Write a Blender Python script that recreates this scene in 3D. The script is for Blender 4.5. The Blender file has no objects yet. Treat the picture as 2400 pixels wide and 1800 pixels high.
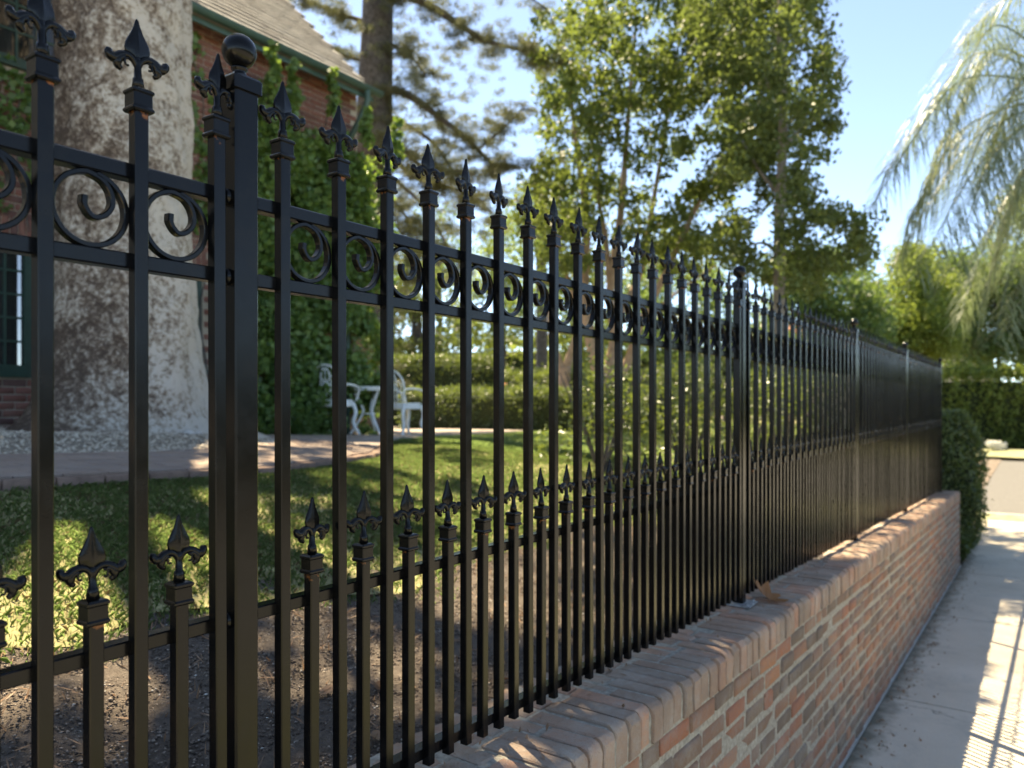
import bpy, math, random
import numpy as np
from mathutils import Vector, Matrix

random.seed(7)
RNG = np.random.default_rng(11)
SC = bpy.context.scene
COL = SC.collection

# ------------------------------------------------------------------ camera, sky, sun, exposure
# world axes: X runs along the fence (away from the viewer), Y across it into the garden, Z up.
TH = math.atan(0.691)                      # angle between the optical axis and the fence
CT, ST = math.cos(TH), math.sin(TH)
CAMZ = 1.68
FPX = 1780.0                               # focal length in photograph pixels (2400 wide)
HORIZON = 944.0
cam_d = bpy.data.cameras.new('camera')
cam = bpy.data.objects.new('camera', cam_d)
COL.objects.link(cam)
cam.location = (0, 0, CAMZ)
cam.rotation_euler = (math.radians(90), 0, TH - math.radians(90))
cam_d.sensor_width = 36.0
cam_d.lens = 36.0 * FPX / 2400.0
cam_d.shift_y = (HORIZON - 900.0) / 2400.0
cam_d.clip_start = 0.02
cam_d.clip_end = 600
cam_d.dof.use_dof = True
cam_d.dof.focus_distance = 1.35
cam_d.dof.aperture_fstop = 4.2
SC.camera = cam

SUN_EL = math.radians(58.0)
SUN_H = Vector((0.525, 0.851, 0)).normalized()
SUN_DIR = Vector((SUN_H.x * math.cos(SUN_EL), SUN_H.y * math.cos(SUN_EL), math.sin(SUN_EL)))
world = bpy.data.worlds.new('World')
SC.world = world
world.use_nodes = True
wn = world.node_tree.nodes
sky = wn.new('ShaderNodeTexSky')
sky.sky_type = 'NISHITA'
sky.sun_disc = False
sky.sun_elevation = SUN_EL
sky.sun_rotation = math.atan2(SUN_H.x, SUN_H.y)
sky.air_density = 0.42
sky.dust_density = 0.1
sky.ozone_density = 4.0
world.node_tree.links.new(sky.outputs[0], wn['Background'].inputs[0])
wn['Background'].inputs[1].default_value = 0.096
sun_d = bpy.data.lights.new('sun', 'SUN')
sun_d.energy = 2.8
sun_d.angle = math.radians(0.53)
sun_d.color = (1.0, 0.95, 0.86)
sun = bpy.data.objects.new('sun', sun_d)
COL.objects.link(sun)
sun.rotation_euler = SUN_DIR.to_track_quat('Z', 'Y').to_euler()
sun.location = (10, 16, 30)
SC.view_settings.view_transform = 'Standard'
SC.view_settings.look = 'None'
SC.view_settings.gamma = 1.0
SC.view_settings.use_curve_mapping = False
SC.view_settings.exposure = 2.72
SC.view_settings.use_white_balance = True
SC.view_settings.white_balance_temperature = 9300
SC.view_settings.white_balance_tint = 6
SC.render.engine = 'CYCLES'
SC.cycles.use_denoising = True
SC.cycles.max_bounces = 8
SC.cycles.transmission_bounces = 6
SC.cycles.sample_clamp_indirect = 12.0

# ------------------------------------------------------------------ helpers
def W(px, py, d):
    """photograph pixel at depth d (metres along the optical axis) -> world point"""
    lx = (px - 1200.0) / FPX * d
    return np.array((ST * lx + CT * d, -CT * lx + ST * d, CAMZ + (HORIZON - py) / FPX * d))

def project(p):
    d = CT * p[0] + ST * p[1]
    lx = ST * p[0] - CT * p[1]
    if d < 0.05: return None
    return 1200 + lx / d * FPX, HORIZON - (p[2] - CAMZ) / d * FPX, d

def sstep(a, b, x):
    t = min(1.0, max(0.0, (x - a) / (b - a)))
    return t * t * (3 - 2 * t)

def tag(o, label=None, cat=None, group=None, kind=None):
    if label: o['label'] = label
    if cat: o['category'] = cat
    if group: o['group'] = group
    if kind: o['kind'] = kind
    return o

def empty(name, loc, label=None, cat=None, group=None, rz=0.0):
    o = bpy.data.objects.new(name, None)
    o.location = loc; o.rotation_euler = (0, 0, rz)
    o.empty_display_size = 0.1
    COL.objects.link(o)
    return tag(o, label, cat, group)

def link(name, me, mat=None, parent=None, loc=None):
    o = bpy.data.objects.new(name, me)
    COL.objects.link(o)
    if mat is not None and len(me.materials) == 0: me.materials.append(mat)
    if parent is not None:
        o.parent = parent
    if loc is not None: o.location = loc
    return o

def npmesh(name, V, F, smooth=False):
    """V (n,3), F (m,k) all faces with k corners"""
    V = np.asarray(V, dtype=np.float32); F = np.asarray(F, dtype=np.int32)
    me = bpy.data.meshes.new(name)
    m, k = F.shape
    me.vertices.add(len(V)); me.vertices.foreach_set('co', V.ravel())
    me.loops.add(m * k); me.loops.foreach_set('vertex_index', F.ravel())
    me.polygons.add(m)
    me.polygons.foreach_set('loop_start', np.arange(0, m * k, k, dtype=np.int32))
    me.polygons.foreach_set('loop_total', np.full(m, k, dtype=np.int32))
    if smooth: me.polygons.foreach_set('use_smooth', np.ones(m, dtype=bool))
    me.update(calc_edges=True)
    return me

class MB:
    """collects shapes, builds one mesh"""
    def __init__(s): s.v = []; s.f = []
    def add(s, vs, fs):
        b = len(s.v); s.v += [tuple(map(float, v)) for v in vs]; s.f += [tuple(i + b for i in f) for f in fs]
    def box(s, a, b):
        x0, y0, z0 = a; x1, y1, z1 = b
        s.add([(x0,y0,z0),(x1,y0,z0),(x1,y1,z0),(x0,y1,z0),(x0,y0,z1),(x1,y0,z1),(x1,y1,z1),(x0,y1,z1)],
              [(3,2,1,0),(4,5,6,7),(0,1,5,4),(1,2,6,5),(2,3,7,6),(3,0,4,7)])
    def rings(s, rings, cap=True, closed=True):
        b = len(s.v); n = len(rings[0])
        for r in rings: s.v += [tuple(map(float, p)) for p in r]
        for i in range(len(rings) - 1):
            for j in range(n if closed else n - 1):
                k = (j + 1) % n
                s.f.append((b+i*n+j, b+i*n+k, b+(i+1)*n+k, b+(i+1)*n+j))
        if cap:
            s.f.append(tuple(b + j for j in reversed(range(n))))
            s.f.append(tuple(b + (len(rings)-1)*n + j for j in range(n)))
    def prism(s, w, d, c, z0, z1, cx=0.0, cy=0.0):
        """upright bar w x d with chamfered corners c"""
        h, g = w/2, d/2
        prof = [(-h+c,-g),(h-c,-g),(h,-g+c),(h,g-c),(h-c,g),(-h+c,g),(-h,g-c),(-h,-g+c)]
        s.rings([[(cx+x, cy+y, z) for x, y in prof] for z in (z0, z1)])
    def tube(s, pts, rad, n=6, cap=True, flat=1.0):
        pts = [Vector(p) for p in pts]
        rs = rad if hasattr(rad, '__len__') else [rad]*len(pts)
        rings = []; up = None
        for i, p in enumerate(pts):
            t = (pts[min(i+1, len(pts)-1)] - pts[max(i-1, 0)])
            if t.length < 1e-9: t = Vector((0,0,1))
            t.normalize()
            if up is None:
                up = Vector((0,0,1)) if abs(t.z) < .9 else Vector((1,0,0))
            a = t.cross(up)
            if a.length < 1e-4: a = t.cross(Vector((0,1,0)))
            a.normalize(); b = a.cross(t).normalized(); up = b
            rings.append([p + (a*math.cos(2*math.pi*k/n)*flat + b*math.sin(2*math.pi*k/n))*rs[i] for k in range(n)])
        s.rings([list(reversed(r)) for r in rings], cap)
    def sphere(s, c, r, nu=10, nv=7, sz=1.0):
        rings = []
        for i in range(nv + 1):
            a = -math.pi/2 + math.pi*i/nv
            rr = max(1e-4, r*math.cos(a))
            rings.append([(c[0]+rr*math.cos(2*math.pi*k/nu), c[1]+rr*math.sin(2*math.pi*k/nu), c[2]+r*sz*math.sin(a)) for k in range(nu)])
        s.rings(rings)
    def lathe(s, prof, n=12, cx=0, cy=0):
        s.rings([[(cx+r*math.cos(2*math.pi*k/n), cy+r*math.sin(2*math.pi*k/n), z) for k in range(n)] for r, z in prof])
    def mesh(s, name, smooth=False, sharp=0):
        me = bpy.data.meshes.new(name)
        me.from_pydata(s.v, [], s.f)
        if smooth: me.polygons.foreach_set('use_smooth', np.ones(len(me.polygons), dtype=bool))
        me.update()
        if smooth and sharp: me.set_sharp_from_angle(angle=math.radians(sharp))
        return me
    def build(s, name, mat, parent=None, smooth=False, loc=None):
        return link(name, s.mesh(name, smooth), mat, parent, loc)

def catmull(P, k=6):
    P = [np.array(p, float) for p in P]; out = []
    Q = [2*P[0]-P[1]] + P + [2*P[-1]-P[-2]]
    for i in range(1, len(Q)-2):
        for j in range(k):
            t = j/k
            a, b, c, d = Q[i-1], Q[i], Q[i+1], Q[i+2]
            out.append(.5*((2*b)+(c-a)*t+(2*a-5*b+4*c-d)*t*t+(3*b-a-3*c+d)*t**3))
    out.append(P[-1])
    return out

# ------------------------------------------------------------------ materials
class NT:
    def __init__(s, name):
        s.m = bpy.data.materials.new(name); s.m.use_nodes = True
        s.t = s.m.node_tree; s.n = s.t.nodes; s.b = s.n['Principled BSDF']; s.out = s.n['Material Output']
    def node(s, t, **kw):
        n = s.n.new(t)
        for k, v in kw.items():
            if k.startswith('_'): setattr(n, k[1:], v)
        return n
    def l(s, a, b): s.t.links.new(a, b)
    def noise(s, scale, detail=4, rough=.55, src='Object', dist=0.0):
        n = s.n.new('ShaderNodeTexNoise'); n.inputs['Scale'].default_value = scale
        n.inputs['Detail'].default_value = detail; n.inputs['Roughness'].default_value = rough
        n.inputs['Distortion'].default_value = dist
        if not hasattr(s, 'tc'): s.tc = s.n.new('ShaderNodeTexCoord'); s.geo = s.n.new('ShaderNodeNewGeometry')
        s.l(s.geo.outputs['Position'] if src == 'World' else s.tc.outputs[src], n.inputs['Vector'])
        return n.outputs['Fac']
    def ramp(s, fac, stops, interp='LINEAR'):
        r = s.n.new('ShaderNodeValToRGB'); e = r.color_ramp.elements; r.color_ramp.interpolation = interp
        while len(e) < len(stops): e.new(0.5)
        for el, (p, c) in zip(e, stops):
            el.position = p; el.color = (*c, 1) if len(c) == 3 else c
        s.l(fac, r.inputs[0]); return r.outputs[0]
    def mix(s, fac, a, b, mode='MIX'):
        m = s.n.new('ShaderNodeMix'); m.data_type = 'RGBA'; m.blend_type = mode
        for v, i in ((fac, 0), (a, 6), (b, 7)):
            if hasattr(v, 'is_linked'): s.l(v, m.inputs[i])
            elif i == 0: m.inputs[0].default_value = v
            else: m.inputs[i].default_value = (*v, 1)
        return m.outputs[2]
    def math(s, op, a, b=0.0):
        m = s.n.new('ShaderNodeMath'); m.operation = op
        for v, i in ((a, 0), (b, 1)):
            if hasattr(v, 'is_linked'): s.l(v, m.inputs[i])
            else: m.inputs[i].default_value = v
        return m.outputs[0]
    def island(s):
        if not hasattr(s, 'tc'): s.tc = s.n.new('ShaderNodeTexCoord'); s.geo = s.n.new('ShaderNodeNewGeometry')
        return s.geo.outputs['Random Per Island']
    def objrand(s): return s.n.new('ShaderNodeObjectInfo').outputs['Random']
    def bump(s, h, strength=.3, dist=.01):
        b = s.n.new('ShaderNodeBump'); b.inputs['Strength'].default_value = strength; b.inputs['Distance'].default_value = dist
        s.l(h, b.inputs['Height']); s.l(b.outputs[0], s.b.inputs['Normal'])
    def col(s, c):
        if hasattr(c, 'is_linked'): s.l(c, s.b.inputs['Base Color'])
        else: s.b.inputs['Base Color'].default_value = (*c, 1)
    def set(s, rough=.7, spec=.4, metal=0):
        s.b.inputs['Roughness'].default_value = rough
        s.b.inputs['Specular IOR Level'].default_value = spec
        s.b.inputs['Metallic'].default_value = metal

def mat_plain(name, c, rough=.7, spec=.4, nscale=None, var=.25, bump=0.0, src='Object'):
    n = NT(name); n.set(rough, spec)
    if nscale:
        f = n.noise(nscale, 5, .6, src)
        n.col(n.ramp(f, [(.3, tuple(x*(1-var) for x in c)), (.7, tuple(min(1, x*(1+var)) for x in c))]))
        if bump: n.bump(f, bump)
    else: n.col(c)
    return n.m

def mat_paint():
    n = NT('black_gloss_paint')
    fine = n.noise(420, 3, .6, 'World'); big = n.noise(18, 4, .6, 'World')
    speck = n.ramp(n.noise(900, 1, .4, 'World'), [(.83, (0,0,0)), (.86, (1,1,1))])
    dust = n.mix(n.ramp(big, [(.50, (0,0,0)), (.80, (.10,.10,.10))]), (.0035, .0036, .004), (.06, .055, .045))
    n.col(n.mix(n.math('MULTIPLY', speck, .35), dust, (.45, .43, .38)))
    n.l(n.ramp(big, [(.3, (.17,)*3), (.7, (.27,)*3)]), n.b.inputs['Roughness'])
    n.b.inputs['Specular IOR Level'].default_value = .23
    n.bump(fine, .06, .002)
    return n.m

def mat_picket():
    n = NT('picket_black_paint')
    fine = n.noise(420, 3, .6, 'World'); big = n.noise(18, 4, .6, 'World')
    speck = n.ramp(n.noise(900, 1, .4, 'World'), [(.83, (0,0,0)), (.86, (1,1,1))])
    dust = n.mix(n.ramp(big, [(.50, (0,0,0)), (.80, (.10,.10,.10))]), (.0035, .0036, .004), (.06, .055, .045))
    base = n.mix(n.math('MULTIPLY', speck, .35), dust, (.45, .43, .38))
    sep = n.n.new('ShaderNodeSeparateXYZ'); n.l(n.tc.outputs['Object'], sep.inputs[0])
    h = n.math('MULTIPLY', n.math('ADD', sep.outputs[2], .014), 70.0)          # rust creeping out under the collar
    r = n.math('ADD', h, n.math('MULTIPLY', n.math('SUBTRACT', n.noise(60, 4, .6, 'World'), .62), 5.0))
    rust = n.ramp(r, [(.3, (0,0,0)), (.8, (1,1,1))])
    n.col(n.mix(rust, base, (.20, .075, .025)))
    n.l(n.ramp(big, [(.3, (.17,)*3), (.7, (.27,)*3)]), n.b.inputs['Roughness'])
    n.b.inputs['Specular IOR Level'].default_value = .23
    n.bump(fine, .06, .002)
    return n.m

def mat_brick(name, which, stops, lime=.5, limecol=(.40, .37, .32)):
    n = NT(name); n.set(.9, .15)
    rnd = n.objrand() if which == 'obj' else n.island()
    base = n.ramp(rnd, stops)
    grain = n.noise(55, 6, .65, 'World'); patch = n.noise(7, 5, .6, 'World'); fine = n.noise(260, 3, .6, 'World')
    c = n.mix(n.ramp(grain, [(.35, (0,0,0)), (.75, (.38,)*3)]), base, (.13, .10, .085))
    sm = n.math('MULTIPLY', n.ramp(n.math('ADD', n.math('MULTIPLY', patch, .65), n.math('MULTIPLY', grain, .45)), [(.50, (0,0,0)), (.72, (1,1,1))]), lime)
    c = n.mix(sm, c, limecol)
    pit = n.ramp(fine, [(.28, (.25,)*3), (.40, (1,1,1))])
    n.col(n.mix(.40, c, pit, 'MULTIPLY'))
    n.bump(n.math('ADD', n.math('MULTIPLY', grain, .7), n.math('MULTIPLY', fine, .3)), 1.0, .009)
    return n.m

def mat_leaf(name, dark, light, trans=.4, rough=.42, tr_col=None, spec=.5):
    n = NT(name); n.set(rough, spec)
    c = n.ramp(n.island(), [(.0, dark), (.6, tuple((a+b)/2 for a, b in zip(dark, light))), (1.0, light)])
    n.col(c)
    tl = n.n.new('ShaderNodeBsdfTranslucent')
    if tr_col: n.l(n.mix(.55, c, tr_col), tl.inputs[0])
    else: n.l(c, tl.inputs[0])
    mx = n.n.new('ShaderNodeMixShader'); mx.inputs[0].default_value = trans
    n.l(n.b.outputs[0], mx.inputs[1]); n.l(tl.outputs[0], mx.inputs[2]); n.l(mx.outputs[0], n.out.inputs[0])
    return n.m

def mat_sycamore():
    n = NT('mottled_bark'); n.set(.9, .12)
    big = n.noise(1.1, 5, .6, 'Object', .6); mid = n.noise(5.5, 6, .75, 'Object', .4); fine = n.noise(26, 5, .75, 'Object')
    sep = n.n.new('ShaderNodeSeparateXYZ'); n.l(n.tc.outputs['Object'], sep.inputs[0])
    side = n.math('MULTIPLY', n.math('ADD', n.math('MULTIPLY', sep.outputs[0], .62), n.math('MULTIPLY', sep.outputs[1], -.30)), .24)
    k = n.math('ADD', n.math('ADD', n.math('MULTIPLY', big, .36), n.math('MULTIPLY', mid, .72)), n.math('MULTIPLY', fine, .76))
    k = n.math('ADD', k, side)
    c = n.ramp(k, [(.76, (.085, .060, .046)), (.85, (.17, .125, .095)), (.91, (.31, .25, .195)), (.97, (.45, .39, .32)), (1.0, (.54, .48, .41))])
    n.col(c)
    n.bump(n.math('ADD', n.math('MULTIPLY', mid, .7), n.math('MULTIPLY', fine, .3)), .8, .05)
    return n.m

def mat_concrete():
    n = NT('sidewalk_concrete'); n.set(.9, .2)
    big = n.noise(1.3, 5, .6, 'World'); fine = n.noise(160, 4, .7, 'World'); mid = n.noise(9, 5, .6, 'World')
    c = n.ramp(big, [(.3, (.56, .485, .385)), (.7, (.68, .60, .49))])
    c = n.mix(n.ramp(n.noise(3.2, 6, .7, 'World', .5), [(.52, (0,0,0)), (.75, (.5,)*3)]), c, (.36, .345, .30))
    c = n.mix(.35, c, n.ramp(fine, [(.3, (.45,)*3), (.7, (1,1,1))]), 'MULTIPLY')
    vor = n.n.new('ShaderNodeTexVoronoi'); vor.feature = 'DISTANCE_TO_EDGE'; vor.inputs['Scale'].default_value = .55
    wob = n.n.new('ShaderNodeVectorMath'); wob.operation = 'ADD'; nz = n.n.new('ShaderNodeTexNoise'); nz.inputs['Scale'].default_value = 3.0; nz.inputs['Detail'].default_value = 5
    n.l(n.geo.outputs['Position'], nz.inputs['Vector']); n.l(n.geo.outputs['Position'], wob.inputs[0]); n.l(nz.outputs['Color'], wob.inputs[1]); n.l(wob.outputs[0], vor.inputs['Vector'])
    crack = n.math('MULTIPLY', n.ramp(vor.outputs['Distance'], [(.0, (1,1,1)), (.008, (0,0,0))]), n.ramp(big, [(.48, (0,0,0)), (.56, (.8,)*3)]))
    c = n.mix(crack, c, (.10, .09, .075))
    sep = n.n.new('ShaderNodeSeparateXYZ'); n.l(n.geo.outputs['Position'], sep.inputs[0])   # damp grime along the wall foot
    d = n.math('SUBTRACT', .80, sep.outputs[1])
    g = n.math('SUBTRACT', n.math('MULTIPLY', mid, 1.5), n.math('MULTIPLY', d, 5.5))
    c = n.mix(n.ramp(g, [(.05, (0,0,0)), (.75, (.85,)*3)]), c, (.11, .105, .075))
    n.col(c); n.bump(n.math('ADD', fine, mid), .25, .004)
    return n.m

def mat_soil():
    n = NT('dark_mulch_soil'); n.set(1.0, .1)
    a = n.noise(40, 8, .75, 'World'); b = n.noise(3, 4, .6, 'World'); f = n.noise(170, 4, .7, 'World')
    c = n.ramp(a, [(.3, (.10, .08, .07)), (.55, (.22, .18, .15)), (.8, (.33, .28, .24))])
    c = n.mix(n.ramp(b, [(.45, (0,0,0)), (.7, (.6,)*3)]), c, (.27, .22, .18))
    n.col(c); n.bump(n.math('ADD', a, n.math('MULTIPLY', f, .5)), 1.0, .03)
    return n.m

M = {}
M['paint'] = mat_paint()
M['picket'] = mat_picket()
WALLS = [(0, (.46, .19, .115)), (.14, (.35, .165, .11)), (.28, (.26, .18, .135)), (.46, (.21, .16, .125)), (.60, (.42, .21, .13)),
         (.74, (.29, .17, .12)), (.88, (.50, .24, .14)), (1, (.23, .17, .135))]
M['brick'] = mat_brick('tumbled_brick', 'obj', WALLS, .58, (.37, .325, .27))
M['brick_i'] = mat_brick('tumbled_brick_mass', 'isl', WALLS, .58, (.37, .325, .27))
CAPS = [(0, (.52, .28, .19)), (.2, (.34, .25, .19)), (.4, (.49, .31, .22)), (.55, (.29, .22, .17)), (.7, (.56, .31, .21)), (.85, (.41, .28, .205)), (1, (.33, .25, .195))]
M['cap'] = mat_brick('cap_brick', 'obj', CAPS, .58, (.52, .46, .39))
M['cap_i'] = mat_brick('cap_brick_mass', 'isl', CAPS, .58, (.52, .46, .39))
M['mortar'] = mat_plain('grey_mortar', (.37, .34, .285), .95, .1, 60, .35, .6, 'World')
HB = [(0, (.23, .085, .065)), (.3, (.28, .11, .085)), (.55, (.14, .07, .065)), (.8, (.31, .13, .095)), (1, (.19, .085, .07))]
M['hbrick'] = mat_brick('house_brick', 'obj', HB, .12)
M['hbrick_i'] = mat_brick('house_brick_mass', 'isl', HB, .12)
M['hmortar'] = mat_plain('house_mortar', (.42, .36, .29), .95, .1, 40, .25, .4, 'World')
M['concrete'] = mat_concrete()
M['soil'] = mat_soil()
M['ground'] = mat_plain('dry_ground', (.20, .17, .10), .95, .1, 2.0, .3, .2, 'World')
M['asphalt'] = mat_plain('road_asphalt', (.27, .26, .25), .9, .2, 30, .2, .3, 'World')
M['kerb'] = mat_plain('kerb_concrete', (.42, .41, .38), .9, .2, 12, .15, .1, 'World')
M['dryverge'] = mat_plain('dry_verge', (.27, .27, .16), .95, .1, 6, .35, .5, 'World')
M['green'] = mat_plain('dark_green_trim', (.020, .055, .040), .45, .5, 12, .2)
M['gutter'] = mat_plain('green_gutter_paint', (.050, .10, .080), .5, .5, 6, .2)
M['shingle'] = mat_brick('roof_shingle', 'obj', [(0, (.20, .19, .185)), (.5, (.29, .28, .27)), (1, (.15, .14, .138))], .25, (.34, .33, .32))
M['shingle_i'] = mat_brick('roof_shingle_mass', 'isl', [(0, (.20, .19, .185)), (.5, (.29, .28, .27)), (1, (.15, .14, .138))], .25, (.34, .33, .32))
M['curtain'] = mat_plain('white_curtain', (.62, .61, .57), .9, .1)
M['dark'] = mat_plain('dark_room', (.012, .012, .012), .9, .1)
M['white'] = mat_plain('white_cast_metal', (.82, .85, .84), .45, .5, 30, .08)
M['syc'] = mat_sycamore()
M['bark'] = mat_plain('grey_brown_bark', (.10, .090, .085), .95, .1, 14, .5, .9)
M['palebark'] = mat_plain('pale_tan_bark', (.36, .26, .19), .9, .15, 8, .3, .4)
M['palmbark'] = mat_plain('grey_palm_bark', (.24, .21, .18), .95, .1, 20, .35, .8)
M['paver'] = mat_brick('path_paver', 'obj', [(0, (.33, .24, .19)), (.5, (.29, .225, .19)), (1, (.37, .275, .22))], .35, (.42, .37, .33))
M['patio'] = mat_plain('patio_paving', (.34, .28, .24), .9, .15, 5, .2, .2, 'World')
M['edging'] = mat_plain('path_edging', (.21, .145, .115), .9, .15, 14, .3, .3, 'World')
def mat_gravel():
    n = NT('pale_gravel'); n.set(.95, .1)
    n.col(n.ramp(n.island(), [(0, (.24, .19, .15)), (.5, (.46, .39, .31)), (1, (.66, .58, .47))]))
    return n.m
M['gravel'] = mat_gravel()
M['gravelbed'] = mat_plain('gravel_bed', (.27, .235, .19), .95, .1, 90, .45, .8, 'World')
def mat_chip():
    n = NT('mulch_chip'); n.set(.95, .1)
    n.col(n.ramp(n.island(), [(0, (.06, .047, .04)), (.5, (.17, .135, .11)), (.80, (.27, .22, .18)), (.975, (.36, .30, .25)), (.992, (.55, .52, .47)), (1, (.62, .60, .55))]))
    return n.m
M['chip'] = mat_chip()
M['grass'] = mat_leaf('lawn_grass', (.13, .19, .07), (.30, .37, .15), .45, .5, (.28, .44, .13), .3)
M['drygrass'] = mat_leaf('dry_grass', (.22, .17, .09), (.42, .34, .20), .35, .6, None, .2)
M['ivy'] = mat_leaf('vine_leaf', (.07, .14, .045), (.17, .28, .085), .38, .4, (.32, .46, .05))
M['leafB'] = mat_leaf('broad_leaf', (.055, .085, .028), (.15, .195, .06), .42, .55, (.30, .38, .07), .3)
M['leafC'] = mat_leaf('dark_leaf', (.05, .075, .028), (.135, .17, .055), .38, .55, (.26, .34, .07), .3)
M['leafY'] = mat_leaf('yellow_green_leaf', (.09, .13, .030), (.23, .28, .075), .42, .55, (.40, .50, .09), .3)
M['leafG'] = mat_leaf('mid_green_leaf', (.04, .085, .030), (.12, .19, .060), .4, .5, (.30, .42, .08))
M['hedge'] = mat_leaf('hedge_leaf', (.045, .075, .028), (.13, .17, .06), .32, .42, (.30, .38, .05))
M['hedgecore'] = mat_plain('hedge_twigs', (.035, .045, .022), 1.0, .05)
M['cedar'] = mat_leaf('cedar_needles', (.075, .085, .050), (.18, .185, .105), .30, .6, (.28, .30, .12), .2)
M['palm'] = mat_leaf('palm_leaflet', (.10, .14, .08), (.22, .26, .165), .32, .4, (.32, .40, .16), .4)
M['sycleaf'] = mat_leaf('plane_leaf', (.06, .09, .03), (.15, .18, .06), .55, .5, (.48, .50, .12))
M['dryleaf'] = mat_leaf('dry_leaf_brown', (.30, .12, .040), (.38, .17, .060), .3, .6, None, .3)
M['tanleaf'] = mat_leaf('dry_leaf_tan', (.30, .17, .10), (.40, .26, .17), .3, .6, None, .3)
M['steel'] = mat_plain('worn_zinc_plate', (.33, .33, .32), .5, .5, 60, .6, .3)
M['tile'] = mat_plain('terracotta_tile', (.36, .16, .10), .9, .15, 4, .2)
M['stucco'] = mat_plain('pale_stucco', (.60, .52, .42), .95, .1, 3, .1)
M['stone'] = mat_plain('pale_stone', (.50, .47, .43), .9, .15, 12, .3, .3)
M['orange'] = mat_plain('orange_petal', (.75, .22, .06), .7, .3)
M['yellow'] = mat_plain('yellow_petal', (.80, .52, .02), .7, .3)
M['whitepetal'] = mat_leaf('white_petal', (.65, .65, .60), (.80, .80, .76), .3, .6, None, .3)
def mat_glass():
    n = NT('window_glass'); n.set(.03, .9); n.col((.02, .025, .025))
    g = n.n.new('ShaderNodeBsdfTransparent'); mx = n.n.new('ShaderNodeMixShader'); mx.inputs[0].default_value = .45
    n.l(n.b.outputs[0], mx.inputs[1]); n.l(g.outputs[0], mx.inputs[2]); n.l(mx.outputs[0], n.out.inputs[0])
    return n.m
M['glass'] = mat_glass()

# ------------------------------------------------------------------ terrain heights (world z)
SL = 0.0385
def zs(x):                                        # street and sidewalk, falling away then level
    if x < -12: return SL*12
    if x < 10: return -SL*x
    t = min(1, (x-10)/4.0)
    return -SL*10 - SL*4*(t - t*t/2)
Z0N = [(-99,-.725),(1.15,-.725),(1.5,-.69),(1.95,-.60),(2.6,-.455),(3.4,-.30),(4.5,-.25),(5.7,-.20),(30,-.20)]
def drop(x):
    if x < 7: return SL*x
    t = min(1, (x-7)/10.0)
    return SL*7 + SL*10*(t - t*t/2)
def zg(x, y):
    for (a, za), (b, zb) in zip(Z0N, Z0N[1:]):
        if y <= b:
            t = (y-a)/(b-a); z0 = za + (zb-za)*t; break
    z = CAMZ + z0 - drop(x)
    m = 1 - sstep(12.6, 15.5, x - max(0.0, y-3.0)*4)
    return m*z + (1-m)*(zs(x)-.06)
EDGE = [(-20,3.3),(-3,3.35),(1,3.42),(2.63,3.5),(3.5,3.84),(4.17,4.18),(6.27,6.03),(9.15,7.85),(13.5,9.1),(18,9.6),(60,11)]
def edge(x):
    for (a, ya), (b, yb) in zip(EDGE, EDGE[1:]):
        if x <= b: return ya + (yb-ya)*(x-a)/(b-a)
    return 11.0

def sheet(name, xs, ys, zf, mat, kind='structure', smooth=True):
    xs = np.asarray(xs); ys = np.asarray(ys)
    V = [(x, y, zf(x, y)) for x in xs for y in ys]
    ny = len(ys)
    F = [(i*ny+j, (i+1)*ny+j, (i+1)*ny+j+1, i*ny+j+1) for i in range(len(xs)-1) for j in range(ny-1)]
    return tag(link(name, npmesh(name, V, F, smooth), mat), kind=kind)

sheet('ground', np.concatenate([np.linspace(-150,-12,8), np.linspace(-10,40,60), np.linspace(45,300,12)]),
      np.concatenate([np.linspace(-200,-12,8), np.linspace(-10,1.1,10), np.linspace(1.4,250,20)]), lambda x, y: zs(x)-.10, M['ground'])
def soilz(x, y):
    return zg(x, y) + (0 if y > 2.2 else .012*math.sin(x*9+y*13)*math.cos(y*11-x*5))
sheet('garden_soil', np.concatenate([np.linspace(-16,0,16), np.linspace(.2,13,90), np.linspace(13.4,40,40)]),
      np.concatenate([np.linspace(1.12,4.2,40), np.linspace(4.4,20,40)]), soilz, M['soil'])

# ------------------------------------------------------------------ road, sidewalk, kerb
side = tag(empty('sidewalk', (0, .05, 0)), kind='structure')
joints = [-5.6 + 2.75*i for i in range(0, 9)]
for a, b in zip(joints, joints[1:]):
    mb = MB(); g = .009; n = 6
    rows = []
    for k in range(n+1):
        x = a+g + (b-a-2*g)*k/n
        rows.append([(x, -.75, zs(x)-.06), (x, -.745, zs(x)-.004), (x, -.735, zs(x)), (x, .795, zs(x)), (x, .805, zs(x)-.004), (x, .806, zs(x)-.06)])
    mb.rings(rows, cap=True)
    o = mb.build('slab', M['concrete'], side); o.location = (0, -.05, 0)
mb = MB()
pr = [[(x, .805, zs(x)-.05), (x, .845, zs(x)-.05), (x, .845, zs(x)+.016), (x, .808, zs(x)+.012)] for x in np.linspace(-5, 11.4, 30)]
mb.rings(pr); tag(mb.build('footing', M['kerb']), kind='structure')
sheet('verge', np.linspace(-12, 16.5, 40), [-2.2, -1.5, -.76], lambda x, y: zs(x)-.02, M['dryverge'])
mb = MB()
mb.rings([[(x, -2.38, zs(x)-.16), (x, -2.20, zs(x)-.16), (x, -2.20, zs(x)), (x, -2.36, zs(x)-.005)] for x in np.linspace(-12, 16.5, 40)])
tag(mb.build('kerb', M['kerb']), kind='structure')
sheet('road', np.linspace(-60, 36, 90), np.concatenate([[-11.0], np.linspace(-9, -2.36, 5)]), lambda x, y: zs(x)-.075, M['asphalt'])
sheet('cross_road', np.linspace(17.6, 34.5, 20), np.linspace(-2.34, 9, 14), lambda x, y: zs(x)-.071, mat_plain('worn_asphalt', (.13, .125, .12), .9, .2, 20, .2, .3, 'World'))
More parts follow.
